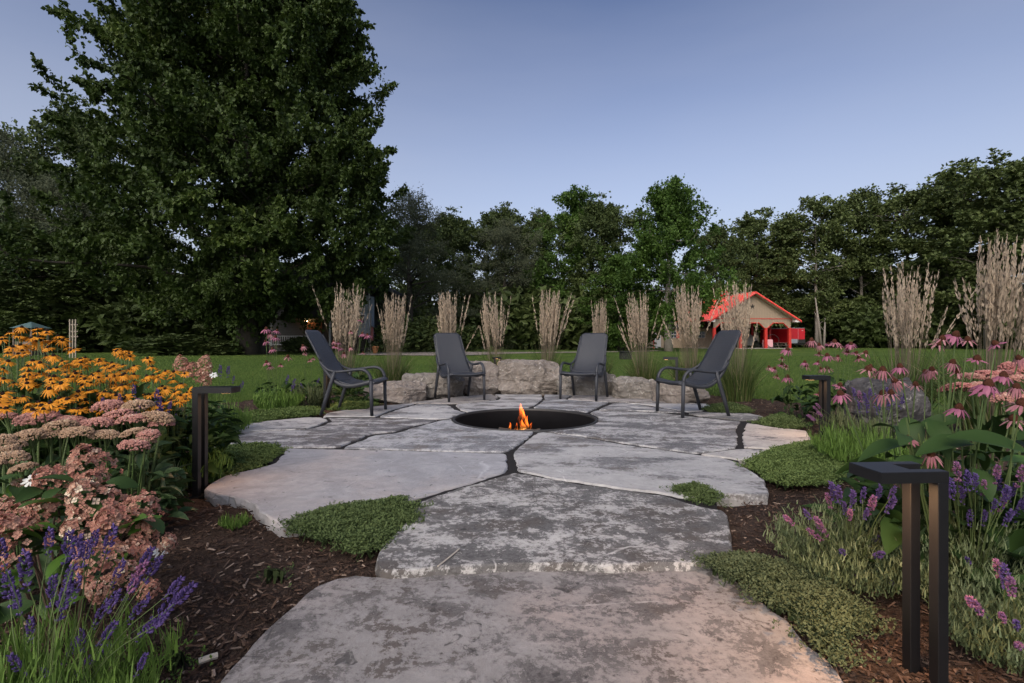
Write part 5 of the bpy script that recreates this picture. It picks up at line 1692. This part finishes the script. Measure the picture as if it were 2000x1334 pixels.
echinacea('mid distance coneflower clump in front of the barn trailer, flowers lower', (gx(1562, 6.2), 6.25, -.05), [(1538, 683), (1527, 700), (1528, 712), (1572, 708), (1574, 716), (1512, 720), (1502, 717), (1535, 717), (1517, 735), (1538, 737), (1604, 720), (1616, 720), (1598, 708)], 6.1, 35, (60, .22, .45, .13), 1.3)
echinacea('slender coneflower standing alone left of the left chair', (gx(532, 7.0), 7.05, -.05), [(520, 643), (541, 646), (527, 652), (538, 659), (519, 667), (532, 682), (548, 713), (528, 716), (521, 708), (562, 697)], 6.9, 36, (50, .18, .45, .12), 1.25, .06)
echinacea('coneflower partly hidden behind the back of the left chair', (gx(600, 7.3), 7.35, -.05), [(596, 690), (605, 704), (592, 676), (612, 700)], 7.2, 37, (50, .22, .4, .12), 1.1, .06)
echinacea('coneflower flowering over the arm of the left chair', (gx(680, 7.4), 7.45, -.05), [(704, 626), (685, 648), (708, 652), (718, 655), (652, 667), (661, 669), (656, 677), (664, 681), (684, 679), (672, 691), (709, 689)], 7.3, 38, (90, .30, .5, .13), 1.12, .06)
echinacea('low coneflower beside the dark spikes of the right path light', (gx(1665, 5.1), 5.15, -.05), [(1600, 770), (1640, 757), (1700, 717), (1690, 690)], 5.05, 39, (50, .20, .35, .12), 1.2)

# sedums with flat pink heads
m_sed = leafy('sedum_flower', (.30, .145, .11), (.47, .225, .19), .9, 0, (.52, .38, .29))
m_sedg = leafy('sedum_flower_fading', (.24, .16, .095), (.40, .25, .165), .9, 0, (.46, .37, .25))
m_sedp = leafy('sedum_flower_rosy', (.32, .115, .105), (.46, .205, .175), .9, 0, (.52, .35, .28))
def sedum_head(seed, mat):
    g = np.random.default_rng(seed)
    n = 420
    c = g.random((9, 2)) * 1.5 - .75
    r = np.sqrt(g.random(n)); a = g.random(n) * 6.283
    x, y = r * np.cos(a), r * np.sin(a) * .85
    z = .42 * np.sqrt(np.clip(1 - r ** 2, 0, 1)) - .05 + .07 * fnoise(np.stack([x, y, 0 * x], -1), 5, seed)
    z += -.16 * (r > .85) * g.random(n)
    p = np.stack([x, y, z], -1) * .062
    s = .0042 + .0026 * g.random(n)
    V, F = inst(OCT_V, OCT_F, p, frames(rnd_dirs(n, g)), s)
    return mesh_of('flower_head', V, F, mat, False, np.repeat(np.clip(g.random(n) * .7 + .3 * (z > .3), 0, 1), 6))
SEDH = {k: [sedum_head(500 + 10 * j + s, m) for s in range(3)] for j, (k, m) in enumerate((('p', m_sed), ('g', m_sedg), ('r', m_sedp)))}
def sedum(label, base, heads, seed, nleaf=26, Lh=.30, R_=.22, kinds='ppg'):
    g = np.random.default_rng(seed)
    t = thing('sedum', label, 'sedum', base, 0, 'sedums with flat pink flower heads')
    b0 = np.array(base); a = Acc()
    for i, (px, py, d, w) in enumerate(heads):
        h = at(px, py, d) - b0
        k = kinds[int(g.integers(0, len(kinds)))]
        s = (w * d / FPX) / .124
        ob('flower_head', SEDH[k][i % 3], t, h, Euler((g.normal(0, .12), g.normal(0, .12), g.random() * 6.28)), (s, s, s * (.8 + .3 * g.random())))
        V, F = tubev(stem_path((.35 * h[0], .35 * h[1], 0), h - np.array([0, 0, .005]), .012, g), .0045, 5, cap=False); a.add(V, F, g.random())
        for j in range(5):
            aa = g.random() * 6.28
            V, F = tubev([h * .9 + np.array([0, 0, -.01]), h + np.array([math.cos(aa) * .035 * s, math.sin(aa) * .03 * s, .004])], .0022, 3, cap=False); a.add(V, F, g.random())
    a.build('stems', m_stem, t)
    V, F, var = foliage_cloud(nleaf * 3, R_ * 1.05, Lh * 1.05, .075, g, .25, .55)
    ob('foliage', mesh_of('foliage', V, F, m_leafs, True, var), t)
    def rf(i):
        aa = g.random() * 6.28; rr_ = R_ * math.sqrt(g.random())
        return (rr_ * math.cos(aa), rr_ * math.sin(aa), Lh * (.2 + .8 * g.random()) * (1 - .4 * rr_ / R_), aa + g.normal(0, .5))
    leaf_objs(t, m_leafs, nleaf, rf, .085, g, .62, .30, (-.2, .7))
    return t
sedum('broad headed pink sedum below the yellow flowers, left of the path light', (gx(222, 2.4), 2.5, -.05), [(212, 796, 2.6, 62), (270, 794, 2.6, 60), (230, 812, 2.5, 60), (180, 838, 2.35, 0) and (190, 828, 2.4, 66), (262, 820, 2.45, 58), (305, 818, 2.5, 62), (315, 828, 2.5, 44), (262, 846, 2.3, 48), (290, 850, 2.3, 46), (285, 860, 2.28, 40), (262, 871, 2.2, 58), (205, 850, 2.3, 50)], 41, 70, .44, .20)
sedum('sedum with pinkish heads at the left edge under the yellow flowers', (gx(75, 2.25), 2.3, -.05), [(75, 818, 2.4, 74), (118, 833, 2.3, 62), (60, 852, 2.2, 62), (10, 812, 2.4, 40), (100, 850, 2.25, 40), (20, 870, 2.1, 56), (150, 845, 2.25, 60), (140, 822, 2.4, 50)], 42, 70, .42, .27)
sedum('sedum with greenish fading heads low at the left edge above the hydrangea', (gx(25, 1.75), 1.8, -.05), [(12, 880, 1.8, 50), (22, 896, 1.75, 60), (45, 915, 1.7, 50), (-8, 905, 1.7, 40), (5, 860, 1.9, 50)], 43, 34, .34, .18, 'gg')
sedum('rosy sedum at the right edge among the coneflowers', (gx(1950, 2.2), 2.25, -.05), [(1895, 737, 2.3, 46), (1925, 733, 2.35, 44), (1960, 733, 2.35, 56), (1985, 722, 2.4, 60), (1950, 742, 2.25, 50), (1870, 758, 2.2, 56), (1905, 756, 2.2, 50), (1970, 780, 2.05, 56), (1998, 742, 2.2, 44), (2010, 716, 2.4, 40), (1850, 762, 2.25, 34)], 44, 60, .52, .26, 'rrp')

# hydrangea with rusty pink panicles, lower left
m_hyd = leafy('hydrangea_floret', (.33, .125, .095), (.56, .35, .25), .8, .25, (.72, .61, .46))
FLR_V, FLR_F = [], []
for q in range(4):
    c, s = math.cos(q * math.pi / 2), math.sin(q * math.pi / 2)
    b_ = len(FLR_V)
    for x, y, z in ((.06, 0, 0), (.55, -.44, .25), (1.0, 0, .12), (.55, .44, .22)):
        FLR_V.append((x * c - y * s, x * s + y * c, z))
    FLR_F.append((b_, b_ + 1, b_ + 2, b_ + 3))
FLR_V, FLR_F = np.array(FLR_V)[:, [2, 0, 1]], [np.array(FLR_F)]        # open towards +X
def panicle(seed):
    g = np.random.default_rng(seed)
    n = 135
    t = g.random(n) ** .8
    a = g.random(n) * 6.283
    r = (.075 * (1 - t) ** .75 + .012) * (.72 + .34 * g.random(n))
    p = np.stack([r * np.cos(a), r * np.sin(a), t * .135 - .02], -1)
    nd = unit(np.stack([np.cos(a), np.sin(a), .35 + .9 * t + .25 * g.normal(size=n)], -1) + .45 * g.normal(size=(n, 3)))
    V, F = inst(FLR_V, FLR_F, p, frames(nd, g.random(n) * 6.28), .0098 + .0050 * g.random(n))
    var = np.clip(g.random(n) ** 1.3 * .85 + .35 * t * g.random(), 0, 1)
    return mesh_of('panicle', V, F, m_hyd, False, np.repeat(var, len(FLR_V)))
PAN = [panicle(700 + s) for s in range(5)]
hyd = thing('hydrangea', 'hydrangea with rusty pink and cream panicles in the lower left', 'hydrangea', (gx(110, 1.55), 1.6, -.05))
g = np.random.default_rng(71)
b0 = np.array([gx(110, 1.55), 1.6, -.05]); st = Acc()
for i, (px, py, d, w, tl) in enumerate([(178, 905, 1.75, 92, .5), (118, 930, 1.72, 84, .9), (182, 940, 1.72, 70, .8), (190, 975, 1.6, 104, .5), (115, 985, 1.6, 84, 1.0), (272, 982, 1.66, 78, .9), (235, 1012, 1.58, 100, .9), (285, 1020, 1.6, 60, 1.2), (180, 1030, 1.55, 88, 1.0), (20, 990, 1.55, 72, .8), (62, 1000, 1.55, 60, .9), (42, 1050, 1.45, 110, .6), (198, 1085, 1.4, 96, .7), (245, 1110, 1.42, 54, 1.0), (205, 1140, 1.36, 60, 1.1), (290, 1145, 1.42, 44, 1.2), (260, 1065, 1.5, 60, 1.3), (-10, 1040, 1.45, 80, .8), (325, 1052, 1.6, 40, 1.2), (60, 948, 1.7, 50, .8)]):
    h = at(px, py, d) - b0
    s = (w * d / FPX) / .165
    az = -math.pi / 2 + (px - 150) / 150 * .9 + g.normal(0, .4)
    ob('panicle', PAN[i % 5], hyd, h - np.array([0, 0, .03 * s]), tilt(az, tl + g.normal(0, .15)), s)
    V, F = tubev(stem_path((.3 * h[0], .3 * h[1], 0), h - np.array([0, 0, .02]), .02, g), .0035, 5, cap=False); st.add(V, F, g.random())
st.build('stems', plain('hydrangea_stem', (.06, .035, .02), .8), hyd)
def rf(i):
    px, py = g.uniform(-20, 255), g.uniform(930, 1180)
    h = at(px, py, 1.62 - (py - 930) / 250 * .30 + .06 * g.random()) - b0
    return (h[0], h[1], max(h[2] - .02, .03), g.random() * 6.28)
leaf_objs(hyd, m_leafb, 26, rf, .10, g, .50, .40, (-.1, .8))
leaf_objs(hyd, m_leafd, 34, rf, .11, g, .52, .40, (-.2, .6))
# second, small hydrangea near the lawn
hyd2 = thing('hydrangea', 'small hydrangea with dusty pink heads beyond the left path light', 'hydrangea', (gx(392, 4.6), 4.65, -.05))
b0 = np.array([gx(392, 4.6), 4.65, -.05])
for i, (px, py) in enumerate([(355, 713), (375, 727), (398, 713), (400, 731), (385, 740), (398, 748), (362, 728)]):
    ob('panicle', PAN[i % 5], hyd2, at(px, py, 4.5) - b0, tilt(-1.4 + .5 * i, .5), .85)
V, F, var = foliage_cloud(150, .24, .46, .10, g); ob('foliage', mesh_of('foliage', V, F, m_leafd, True, var), hyd2)

# fallen white blossoms
WF = mesh_of('white_blossom', *petal_ring(8, .022, .012, .2, 91)[:2], leafy('white_petal', (.70, .70, .66), (.80, .80, .76), .6, .2), True)
for px, py, d, z_, lab in ((312, 1076, 1.86, None, 'white blossom lying on the mulch right of the hydrangea'), (60, 938, 1.66, None, 'white blossom caught above the hydrangea leaves at the left'), (1, 0, 0, 0, None), (417, 732, 4.4, None, 'tiny white blossom beside the small hydrangea')):
    if lab:
        o = ob('white_blossom', WF, None, at(px, py, d), tilt(-1.2, .7), 1.0 if d < 3 else 1.3); tag(o, lab, 'blossom')

# ------------------------------------------------------------------ lavender and other tufts
m_lav = leafy('lavender_flower', (.050, .030, .12), (.115, .072, .215), .8, .1)
m_lavp = leafy('lavender_flower_pink', (.15, .062, .16), (.30, .125, .20), .8, .1)
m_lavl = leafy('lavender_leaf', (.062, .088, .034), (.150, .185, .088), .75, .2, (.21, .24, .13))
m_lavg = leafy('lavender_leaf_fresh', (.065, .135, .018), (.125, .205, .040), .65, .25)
m_tuftd = leafy('tuft_leaf_dull', (.055, .075, .030), (.105, .125, .055), .7, .2)
def spike(seed, mat):
    g = np.random.default_rng(seed)
    n = 64
    k = np.repeat(np.arange(8), 8)
    z = k / 8 * .055 + .003 * g.normal(size=n) - (k == 0) * .014
    a = g.random(n) * 6.283
    r = .0072 * np.sin(np.pi * np.clip(.22 + .70 * k / 8, 0, 1)) + .001
    p = np.stack([r * np.cos(a), r * np.sin(a), z], -1)
    d = np.stack([np.cos(a), np.sin(a), .8 + 0 * a], -1)
    V, F = inst(OCT_V * np.array([1, .55, .55]), OCT_F, p, frames(d), .0040 + .0020 * g.random(n))
    return mesh_of('flower_spike', V, F, mat, False, np.repeat(g.random(n), 6))
SPK = [spike(800 + s, m_lav) for s in range(3)]
SPKP = [spike(810 + s, m_lavp) for s in range(2)]

def tuft_mesh(seed, n, R_, H, w, lean=.7, seg=3, mat=None, short=False):
    """a dome of narrow leaves on upright shoots"""
    g = np.random.default_rng(seed)
    ns = max(12, n // 14)
    rr_ = R_ * .55 * np.sqrt(g.random(ns)); aa = g.random(ns) * 6.283
    ln = lean * rr_ / (R_ * .55)
    hh = H * (.62 + .38 * g.random(ns)) * (1 - .30 * (rr_ / (R_ * .55)) ** 2)
    k = g.integers(0, ns, n)
    u = .15 + .85 * g.random(n)
    x = rr_[k] + np.sin(ln[k]) * hh[k] * u
    z = np.cos(ln[k] * .8) * hh[k] * u
    jx = g.normal(0, R_ * .035, (n, 2))
    pos = np.stack([x * np.cos(aa[k]) + jx[:, 0], x * np.sin(aa[k]) + jx[:, 1], z * .92], -1)
    V, F, kk = blades(pos, g.random(n) * 6.283, (.45 + .95 * g.random(n)) if short else (.25 + .65 * g.random(n)), (.020 + .022 * g.random(n)) if short else (H * (.10 + .12 * g.random(n)) + .02), w * (.7 + .6 * g.random(n)), seg, .8, g)
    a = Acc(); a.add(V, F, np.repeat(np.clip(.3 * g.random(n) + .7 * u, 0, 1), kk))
    for i in range(min(ns, 90)):
        e = np.array([(rr_[i] + math.sin(ln[i]) * hh[i]) * math.cos(aa[i]), (rr_[i] + math.sin(ln[i]) * hh[i]) * math.sin(aa[i]), math.cos(ln[i] * .8) * hh[i] * .9])
        s0 = np.array([rr_[i] * math.cos(aa[i]) * .6, rr_[i] * math.sin(aa[i]) * .6, 0])
        V, F = tubev([s0, .5 * (s0 + e), e], .0016, 3, cap=False); a.add(V, F, .2)
    return a.mesh('foliage', mat)

def lavender(label, base, R_, H, n, w, spikes, seed, mat, name='lavender', cat='lavender', pink=.15, spk_scale=1.0, group='lavenders', lean=.75, short=False):
    g = np.random.default_rng(seed)
    t = thing(name, label, cat, base, 0, group)
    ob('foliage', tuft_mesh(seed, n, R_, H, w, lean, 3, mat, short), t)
    b0 = np.array(base); a = Acc()
    for i, h in enumerate(spikes):
        h = np.array(h) - b0
        s0 = np.array([h[0] * .35, h[1] * .35, H * .35])
        top = h
        V, F = tubev(stem_path(s0, top, .012, g), .0013 * max(1, spk_scale), 3, cap=False); a.add(V, F, .8)
        d = unit(top - s0)
        q = Vector((0, 0, 1)).rotation_difference(Vector(d))
        m = SPKP[i % 2] if g.random() < pink else SPK[i % 3]
        ob('flower_spike', m, t, top, q, spk_scale * (.8 + .45 * g.random()))
    if spikes is not None and len(spikes):
        a.build('stems', m_stem, t)
    return t

g = np.random.default_rng(91)
def sp_px(lst, d, dj=.06):
    return [at(px, py + 10, d + g.normal(0, dj)) for px, py in lst]
# lower left
lavender('lavender with deep purple spikes in the bottom left corner', (gx(70, 1.2), 1.20, -.06), .30, .30, 2600, .0042,
    sp_px([(95, 1060), (130, 1075), (145, 1085), (50, 1120), (100, 1160), (130, 1135), (145, 1150), (165, 1085), (180, 1060), (210, 1060), (275, 1100), (290, 1115), (260, 1130), (250, 1150), (215, 1175), (262, 1190), (340, 1170), (310, 1190), (280, 1225), (120, 1185), (20, 1160), (5, 1085), (130, 1275), (165, 1290), (60, 1230), (200, 1240), (35, 1180), (190, 1200), (330, 1150), (300, 1215), (225, 1120)], 1.22), 51, m_lavg, pink=0.05, spk_scale=1.0)
lavender('lavender at the left edge of the nearest slab, bright green', (gx(200, 1.16), 1.13, -.06), .20, .17, 1000, .0040, sp_px([(95, 1320), (270, 1300), (40, 1300), (160, 1250)], 1.15), 52, m_lavg, pink=0, spk_scale=.9)
# right
lavender('large lavender left of the near path light with purple and pink spikes', (gx(1675, 1.95), 2.0, -.05), .30, .33, 5600, .0048,
    sp_px([(1628, 960), (1640, 965), (1620, 975), (1605, 1020), (1598, 1040), (1610, 1030), (1665, 975), (1700, 985), (1690, 1000), (1712, 965), (1740, 960), (1705, 1050), (1712, 1075), (1648, 1070), (1720, 1110), (1670, 1120), (1685, 965), (1735, 985), (1650, 990), (1660, 1000), (1580, 1000), (1545, 1010), (1650, 1200)], 1.88), 53, m_lavl, pink=.3, short=True, lean=.85)
lavender('large lavender right of the near path light with dense purple spikes', (gx(1925, 1.80), 1.86, -.05), .32, .36, 6400, .0048,
    sp_px([(1870, 920), (1875, 935), (1890, 940), (1905, 940), (1850, 940), (1930, 945), (1945, 950), (1945, 925), (1920, 950), (1975, 960), (1895, 1010), (1920, 1010), (1890, 1090), (1955, 980), (1985, 1000), (1960, 970), (1990, 985), (1990, 930), (1880, 965), (1860, 955), (1965, 1010), (1940, 985)], 1.74), 54, m_lavl, pink=.12, short=True, lean=.85)
lavender('lavender leaning out of the bottom right corner with violet spikes', (gx(2020, 1.45), 1.50, -.06), .20, .25, 3500, .0048,
    sp_px([(1950, 1110), (1965, 1130), (1975, 1145), (1910, 1180), (1925, 1190), (1960, 1200), (1985, 1215), (1990, 1250)], 1.42), 55, m_lavl, pink=.4, short=True, lean=.85)
lavender('lavender mound with purple haze of spikes below the grey boulder', (gx(1715, 3.7), 3.75, -.05), .50, .36, 3000, .008,
    sp_px([(1690, 775), (1700, 765), (1680, 770), (1710, 780), (1725, 775), (1735, 785), (1680, 790), (1715, 795), (1745, 775), (1670, 765), (1695, 790), (1730, 765), (1760, 780)], 3.7, .15), 56, m_lavg, pink=.05, spk_scale=1.2)
lavender('dull green lavender tuft at the foot of the right path light', (gx(1672, 4.75), 4.8, -.05), .32, .34, 2200, .008, sp_px([(1595, 790), (1603, 800), (1590, 810), (1585, 805), (1600, 785)], 4.4, .1), 57, m_tuftd, pink=.9, spk_scale=1.2)
# left
lavender('bright green lavender tuft between the left path light and the sedum', (gx(362, 3.25), 3.3, -.05), .28, .30, 1700, .006, sp_px([(330, 800), (345, 812), (310, 795)], 3.3), 58, m_lavg, pink=0, spk_scale=1.0)
lavender('small purple lavender below the yellow flowers', (gx(265, 2.75), 2.8, -.05), .22, .32, 900, .005, sp_px([(262, 760), (270, 790), (310, 785), (235, 775), (205, 785), (110, 790), (305, 770), (312, 805), (330, 790)], 2.75), 59, m_lavl, pink=.05, spk_scale=1.0)
lavender('green lavender tuft behind the left path light', (gx(425, 5.0), 5.05, -.05), .34, .36, 1800, .008, sp_px([(430, 720), (445, 722), (455, 735), (470, 748)], 5.0), 60, m_lavg, pink=0, spk_scale=1.3)
lavender('green lavender tuft left of the left chair', (gx(541, 6.6), 6.65, -.05), .30, .38, 1800, .009, sp_px([(560, 735), (572, 740), (570, 750)], 6.6), 61, m_lavg, pink=0, spk_scale=1.3)
lavender('darker lavender tuft just behind the back leg of the left chair', (gx(600, 7.2), 7.3, -.05), .36, .42, 1600, .010, sp_px([(565, 742), (575, 748), (590, 745), (620, 738)], 7.2), 62, m_tuftd, pink=0, spk_scale=1.4)
lavender('leafy green tuft behind the yellow flowers at the left', (gx(190, 5.2), 5.25, -.05), .45, .72, 1800, .011, [], 63, m_lavg, name='leafy_tuft', cat='plant', group='green tufts')

# low tufts in the mulch
for px, py, R_, H, n, lab, mt, seed in ((458, 1032, .085, .075, 420, 'small bright green grassy tuft in the mulch left of the thyme mat', m_lavg, 1), (1545, 1052, .085, .05, 260, 'tiny dark sprig in the mulch at the right', m_tuftd, 3), (1590, 1040, .07, .06, 200, 'tiny green sprig in the mulch beside the lavender spikes', m_tuftd, 5)):
    c = gp(px, py, -.05)
    t = thing('leafy_tuft', lab, 'plant', c, 0, 'green tufts')
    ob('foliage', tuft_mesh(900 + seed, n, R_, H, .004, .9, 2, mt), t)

# ------------------------------------------------------------------ creeping thyme mats
m_thy = leafy('thyme_leaf', (.042, .072, .022), (.115, .155, .052), .75, .15, (.15, .185, .08))
m_thyb = leafy('thyme_leaf_bright', (.058, .100, .024), (.140, .190, .056), .75, .15)
m_thyo = leafy('thyme_leaf_olive', (.044, .062, .026), (.105, .128, .060), .75, .15)
m_thyu = plain('thyme_underlayer', (.030, .042, .016), .95, 0, .1, .5, 40)
THG = 'creeping thyme mats spilling over the flagstones'
def thyme(label, outline, mat, dens, seed, hgt=.05, z=0.0, leaf=.011):
    g = np.random.default_rng(seed)
    poly = np.array([gp(x, y, z) for x, y in outline])
    c = poly.mean(0)
    t = thing('creeping_thyme', label, 'ground cover', (c[0], c[1], -.02), 0, THG)
    lo, hi = poly.min(0)[:2] - .03, poly.max(0)[:2] + .03
    area = .5 * abs(np.sum(poly[:, 0] * np.roll(poly[:, 1], -1) - np.roll(poly[:, 0], -1) * poly[:, 1]))
    q = np.roll(poly, -1, 0)
    def edge(P):
        d = np.full(len(P), 9.0)
        for a_, b_ in zip(poly[:, :2], q[:, :2]):
            e = b_ - a_
            u = np.clip(((P[:, :2] - a_) @ e) / (e @ e + 1e-9), 0, 1)
            d = np.minimum(d, np.linalg.norm(P[:, :2] - a_ - u[:, None] * e, axis=1))
        return d
    def height(P):
        e = edge(P)
        return (hgt * (1 - np.exp(-e / .11)) * (.75 + .55 * fnoise(P, 6, seed)) + .010 * fnoise(P, 24, seed)) * np.clip(e / .02, 0, 1)
    # mound under the leaves
    n = 46
    gx_, gy_ = np.meshgrid(np.linspace(lo[0], hi[0], n), np.linspace(lo[1], hi[1], n))
    P = np.stack([gx_, gy_, 0 * gx_], -1).reshape(-1, 3)
    P[:, :2] += .01 * g.normal(size=(len(P), 2))
    ins = pip(P, poly)
    ins &= edge(P) > .055
    P[:, 2] = np.where(ins, height(P) * .70 - .012, -.06)
    i = np.arange(n * n).reshape(n, n)
    F = np.stack([i[:-1, :-1], i[:-1, 1:], i[1:, 1:], i[1:, :-1]], -1).reshape(-1, 4)
    F = F[ins[F].sum(1) >= 3]
    off = np.array([c[0], c[1], -.02])
    ob('underlayer', mesh_of('underlayer', P - off, F, m_thyu, True), t)
    # leafy shoots, thinning out beyond the edge
    m = int(area * dens * 2.6)
    Q = np.column_stack([lo[0] - .05 + (hi[0] - lo[0] + .1) * g.random(m * 2), lo[1] - .05 + (hi[1] - lo[1] + .1) * g.random(m * 2), np.zeros(m * 2)])
    e = edge(Q); insq = pip(Q, poly)
    wob = .030 * fnoise(Q, 11, seed) + .018 * fnoise(Q, 30, seed)
    sd = np.where(insq, e, -e) - wob
    run = np.clip(fnoise(Q, 34, seed + 4) * 1.6 - .25, 0, 1)                # trailing runners
    prob = np.clip((sd + .012) / .075, 0, 1) ** .8 + run * np.clip((sd + .075) / .075, 0, 1) * .55
    keep = g.random(len(Q)) < prob
    Q = Q[keep]
    zz = np.where(insq[keep], height(Q), 0.006)
    # clumps of shoots: leaves whorled round short upright twigs
    k = 5
    n = len(Q)
    Q[:, 2] = z + zz - .012
    ax = unit(np.stack([.7 * g.normal(size=n), .7 * g.normal(size=n), np.full(n, 1.0)], -1))
    u = np.tile(np.arange(k) / k, n)
    base = np.repeat(Q, k, 0) + np.repeat(ax, k, 0) * (u * .026)[:, None]
    aa = g.random(n * k) * 6.283
    dirs = np.stack([np.cos(aa), np.sin(aa), .35 + .3 * g.normal(size=n * k)], -1) + np.repeat(ax, k, 0) * .4
    sz = leaf * (.65 + .7 * g.random(n * k))
    V, F = inst(RHOMB_V, RHOMB_F, base, frames(dirs, g.normal(0, .5, n * k)), np.stack([sz, sz * .62, sz], -1))
    var = np.clip(.45 * u + .3 * g.random(n * k) + .25 * np.repeat(fnoise(Q, 9, seed) * .5 + .5, k), 0, 1)
    o = ob('leaves', mesh_of('leaves', V - off, F, mat, False, np.repeat(var, 4)), t)
    o['kind'] = 'stuff'
    return t
thyme('creeping thyme mat by the left path light, on the blue grey slab', [(388, 905), (400, 884), (440, 872), (500, 866), (548, 870), (553, 882), (535, 896), (500, 910), (455, 924), (415, 928)], m_thyb, 8000, 1, .030, 0, .013)
thyme('large creeping thyme mat between the blue grey slab and the dark stained slab', [(562, 1024), (590, 1004), (650, 990), (720, 980), (795, 972), (822, 992), (820, 1018), (790, 1030), (765, 1050), (742, 1075), (705, 1085), (665, 1068), (610, 1048), (575, 1040)], m_thy, 10500, 2, .052)
thyme('small creeping thyme mat at the back right edge of the dark stained slab', [(1283, 952), (1300, 957), (1330, 946), (1362, 945), (1400, 958), (1420, 972), (1412, 985), (1370, 984), (1335, 972)], m_thy, 10500, 3, .045)
thyme('broad yellow green creeping thyme mat left of the right path light', [(1455, 908), (1480, 888), (1525, 872), (1580, 863), (1640, 868), (1700, 884), (1705, 908), (1660, 930), (1600, 945), (1540, 948), (1495, 935)], m_thyb, 8000, 4, .034, 0, .013)
thyme('large olive creeping thyme mat spilling over the right edge of the nearest slab', [(1352, 1102), (1385, 1086), (1430, 1080), (1500, 1092), (1560, 1102), (1610, 1120), (1690, 1180), (1700, 1250), (1660, 1300), (1625, 1285), (1590, 1255), (1545, 1215), (1500, 1182), (1450, 1150), (1395, 1125)], m_thyo, 11500, 5, .055)
thyme('narrow creeping thyme mat behind the right chair leg joint', [(1472, 826), (1500, 814), (1535, 810), (1568, 822), (1568, 836), (1530, 836), (1495, 831)], m_thy, 5000, 6, .045, 0, .017)
thyme('creeping thyme mat under the back leg of the right chair', [(1378, 800), (1395, 791), (1430, 789), (1465, 797), (1468, 806), (1430, 806), (1395, 806)], m_thy, 4500, 7, .045, 0, .018)
thyme('long creeping thyme mat along the left rim of the patio', [(430, 832), (440, 818), (500, 804), (560, 797), (622, 796), (626, 808), (600, 813), (540, 818), (480, 827)], m_thyb, 4500, 8, .05, 0, .018)
thyme('creeping thyme mat under the left chair', [(644, 800), (660, 784), (690, 776), (725, 780), (735, 791), (715, 798), (680, 801)], m_thyb, 4500, 9, .06, 0, .018)
thyme('sparse green groundcover sprig in the mulch below the large thyme mat', [(478, 1138), (495, 1118), (530, 1112), (570, 1114), (590, 1128), (570, 1144), (520, 1148)], m_thy, 2600, 10, .035, -.03)
thyme('sparse green groundcover in the mulch at the left edge of the nearest slab', [(285, 1290), (320, 1268), (370, 1262), (402, 1275), (395, 1300), (360, 1325), (310, 1335), (285, 1320)], m_lavg, 2200, 11, .035, -.03)

# large leaved plant at the right, in front of the coneflowers
hosta = thing('large_leaved_plant', 'plant with very large glossy green leaves at the right edge', 'plant', (gx(1930, 1.85), 1.88, -.05))
g = np.random.default_rng(17)
b0 = np.array([gx(1930, 1.85), 1.88, -.05])
def big_leaf(px, py, d, L, az, pitch, w, mat=m_leafd, roll=0.0, curl=.55):
    h = at(px, py, d) - b0
    ob('leaf', leaf_mesh(mat, w, curl), hosta, h, Euler((roll, -pitch, az), 'XYZ'), L)
big_leaf(1850, 855, 1.80, .22, R(-35), .0, .46, m_leafd, .35, .30)
big_leaf(1955, 900, 1.74, .20, R(-10), -.1, .45, m_leafb, .2, .30)
big_leaf(1902, 915, 1.78, .11, R(-95), -.6, .60, m_leafd, 0, .5)
big_leaf(1978, 915, 1.74, .12, R(-80), -.6, .60, m_leafd, 0, .5)
big_leaf(1905, 870, 1.85, .22, R(190), .2, .42, m_leafd, -.3, .5)
big_leaf(1780, 870, 1.95, .20, R(185), .1, .40, m_leafd, -.2, .55)
big_leaf(1800, 895, 1.85, .16, R(200), -.1, .45, m_leafd, -.2, .5)
big_leaf(1810, 820, 2.0, .16, R(-100), -.4, .50, m_leafd, .1, .6)
big_leaf(1770, 815, 2.05, .14, R(-110), -.7, .60, m_leafd, .1, .5)
big_leaf(1990, 860, 1.85, .22, R(10), .2, .45, m_leafd, .1, .5)
for i in range(34):
    px, py = g.uniform(1740, 2010), g.uniform(810, 960)
    big_leaf(px, py, 1.95 + .25 * g.random() - (py - 810) / 150 * .25, .10 + .10 * g.random(), g.random() * 6.28, g.normal(.1, .35), .40, m_leafd, g.normal(0, .3), .5)
a = Acc()
for i in range(26):
    px, py = g.uniform(1760, 2000), g.uniform(810, 930)
    h = at(px, py, 1.95) - b0
    V, F = tubev(stem_path((h[0] * .5, h[1] * .5, 0), h, .02, g), .003, 4, cap=False); a.add(V, F, g.random())
a.build('stems', m_stem, hosta)

# sticks and pale pebbles lying about
m_stick = plain('pale_stick', (.42, .37, .31), .9)
for px0, py0, px1, py1, z, lab in ((855, 1106, 897, 1072, .006, 'thin pale stick lying on the dark stained slab'), (388, 1292, 425, 1280, -.03, 'pale wood chip beside the nearest slab')):
    A_, B_ = gp(px0, py0, z), gp(px1, py1, z)
    V, F = tubev(smooth_path([A_, .5 * (A_ + B_) + np.array([.004, .003, .001]), B_], 3), .0032 if z > 0 else .009, 6)
    c = V.mean(0)
    o = ob('stick', mesh_of('stick', V - c, F, m_stick), None, c); tag(o, lab, 'stick')
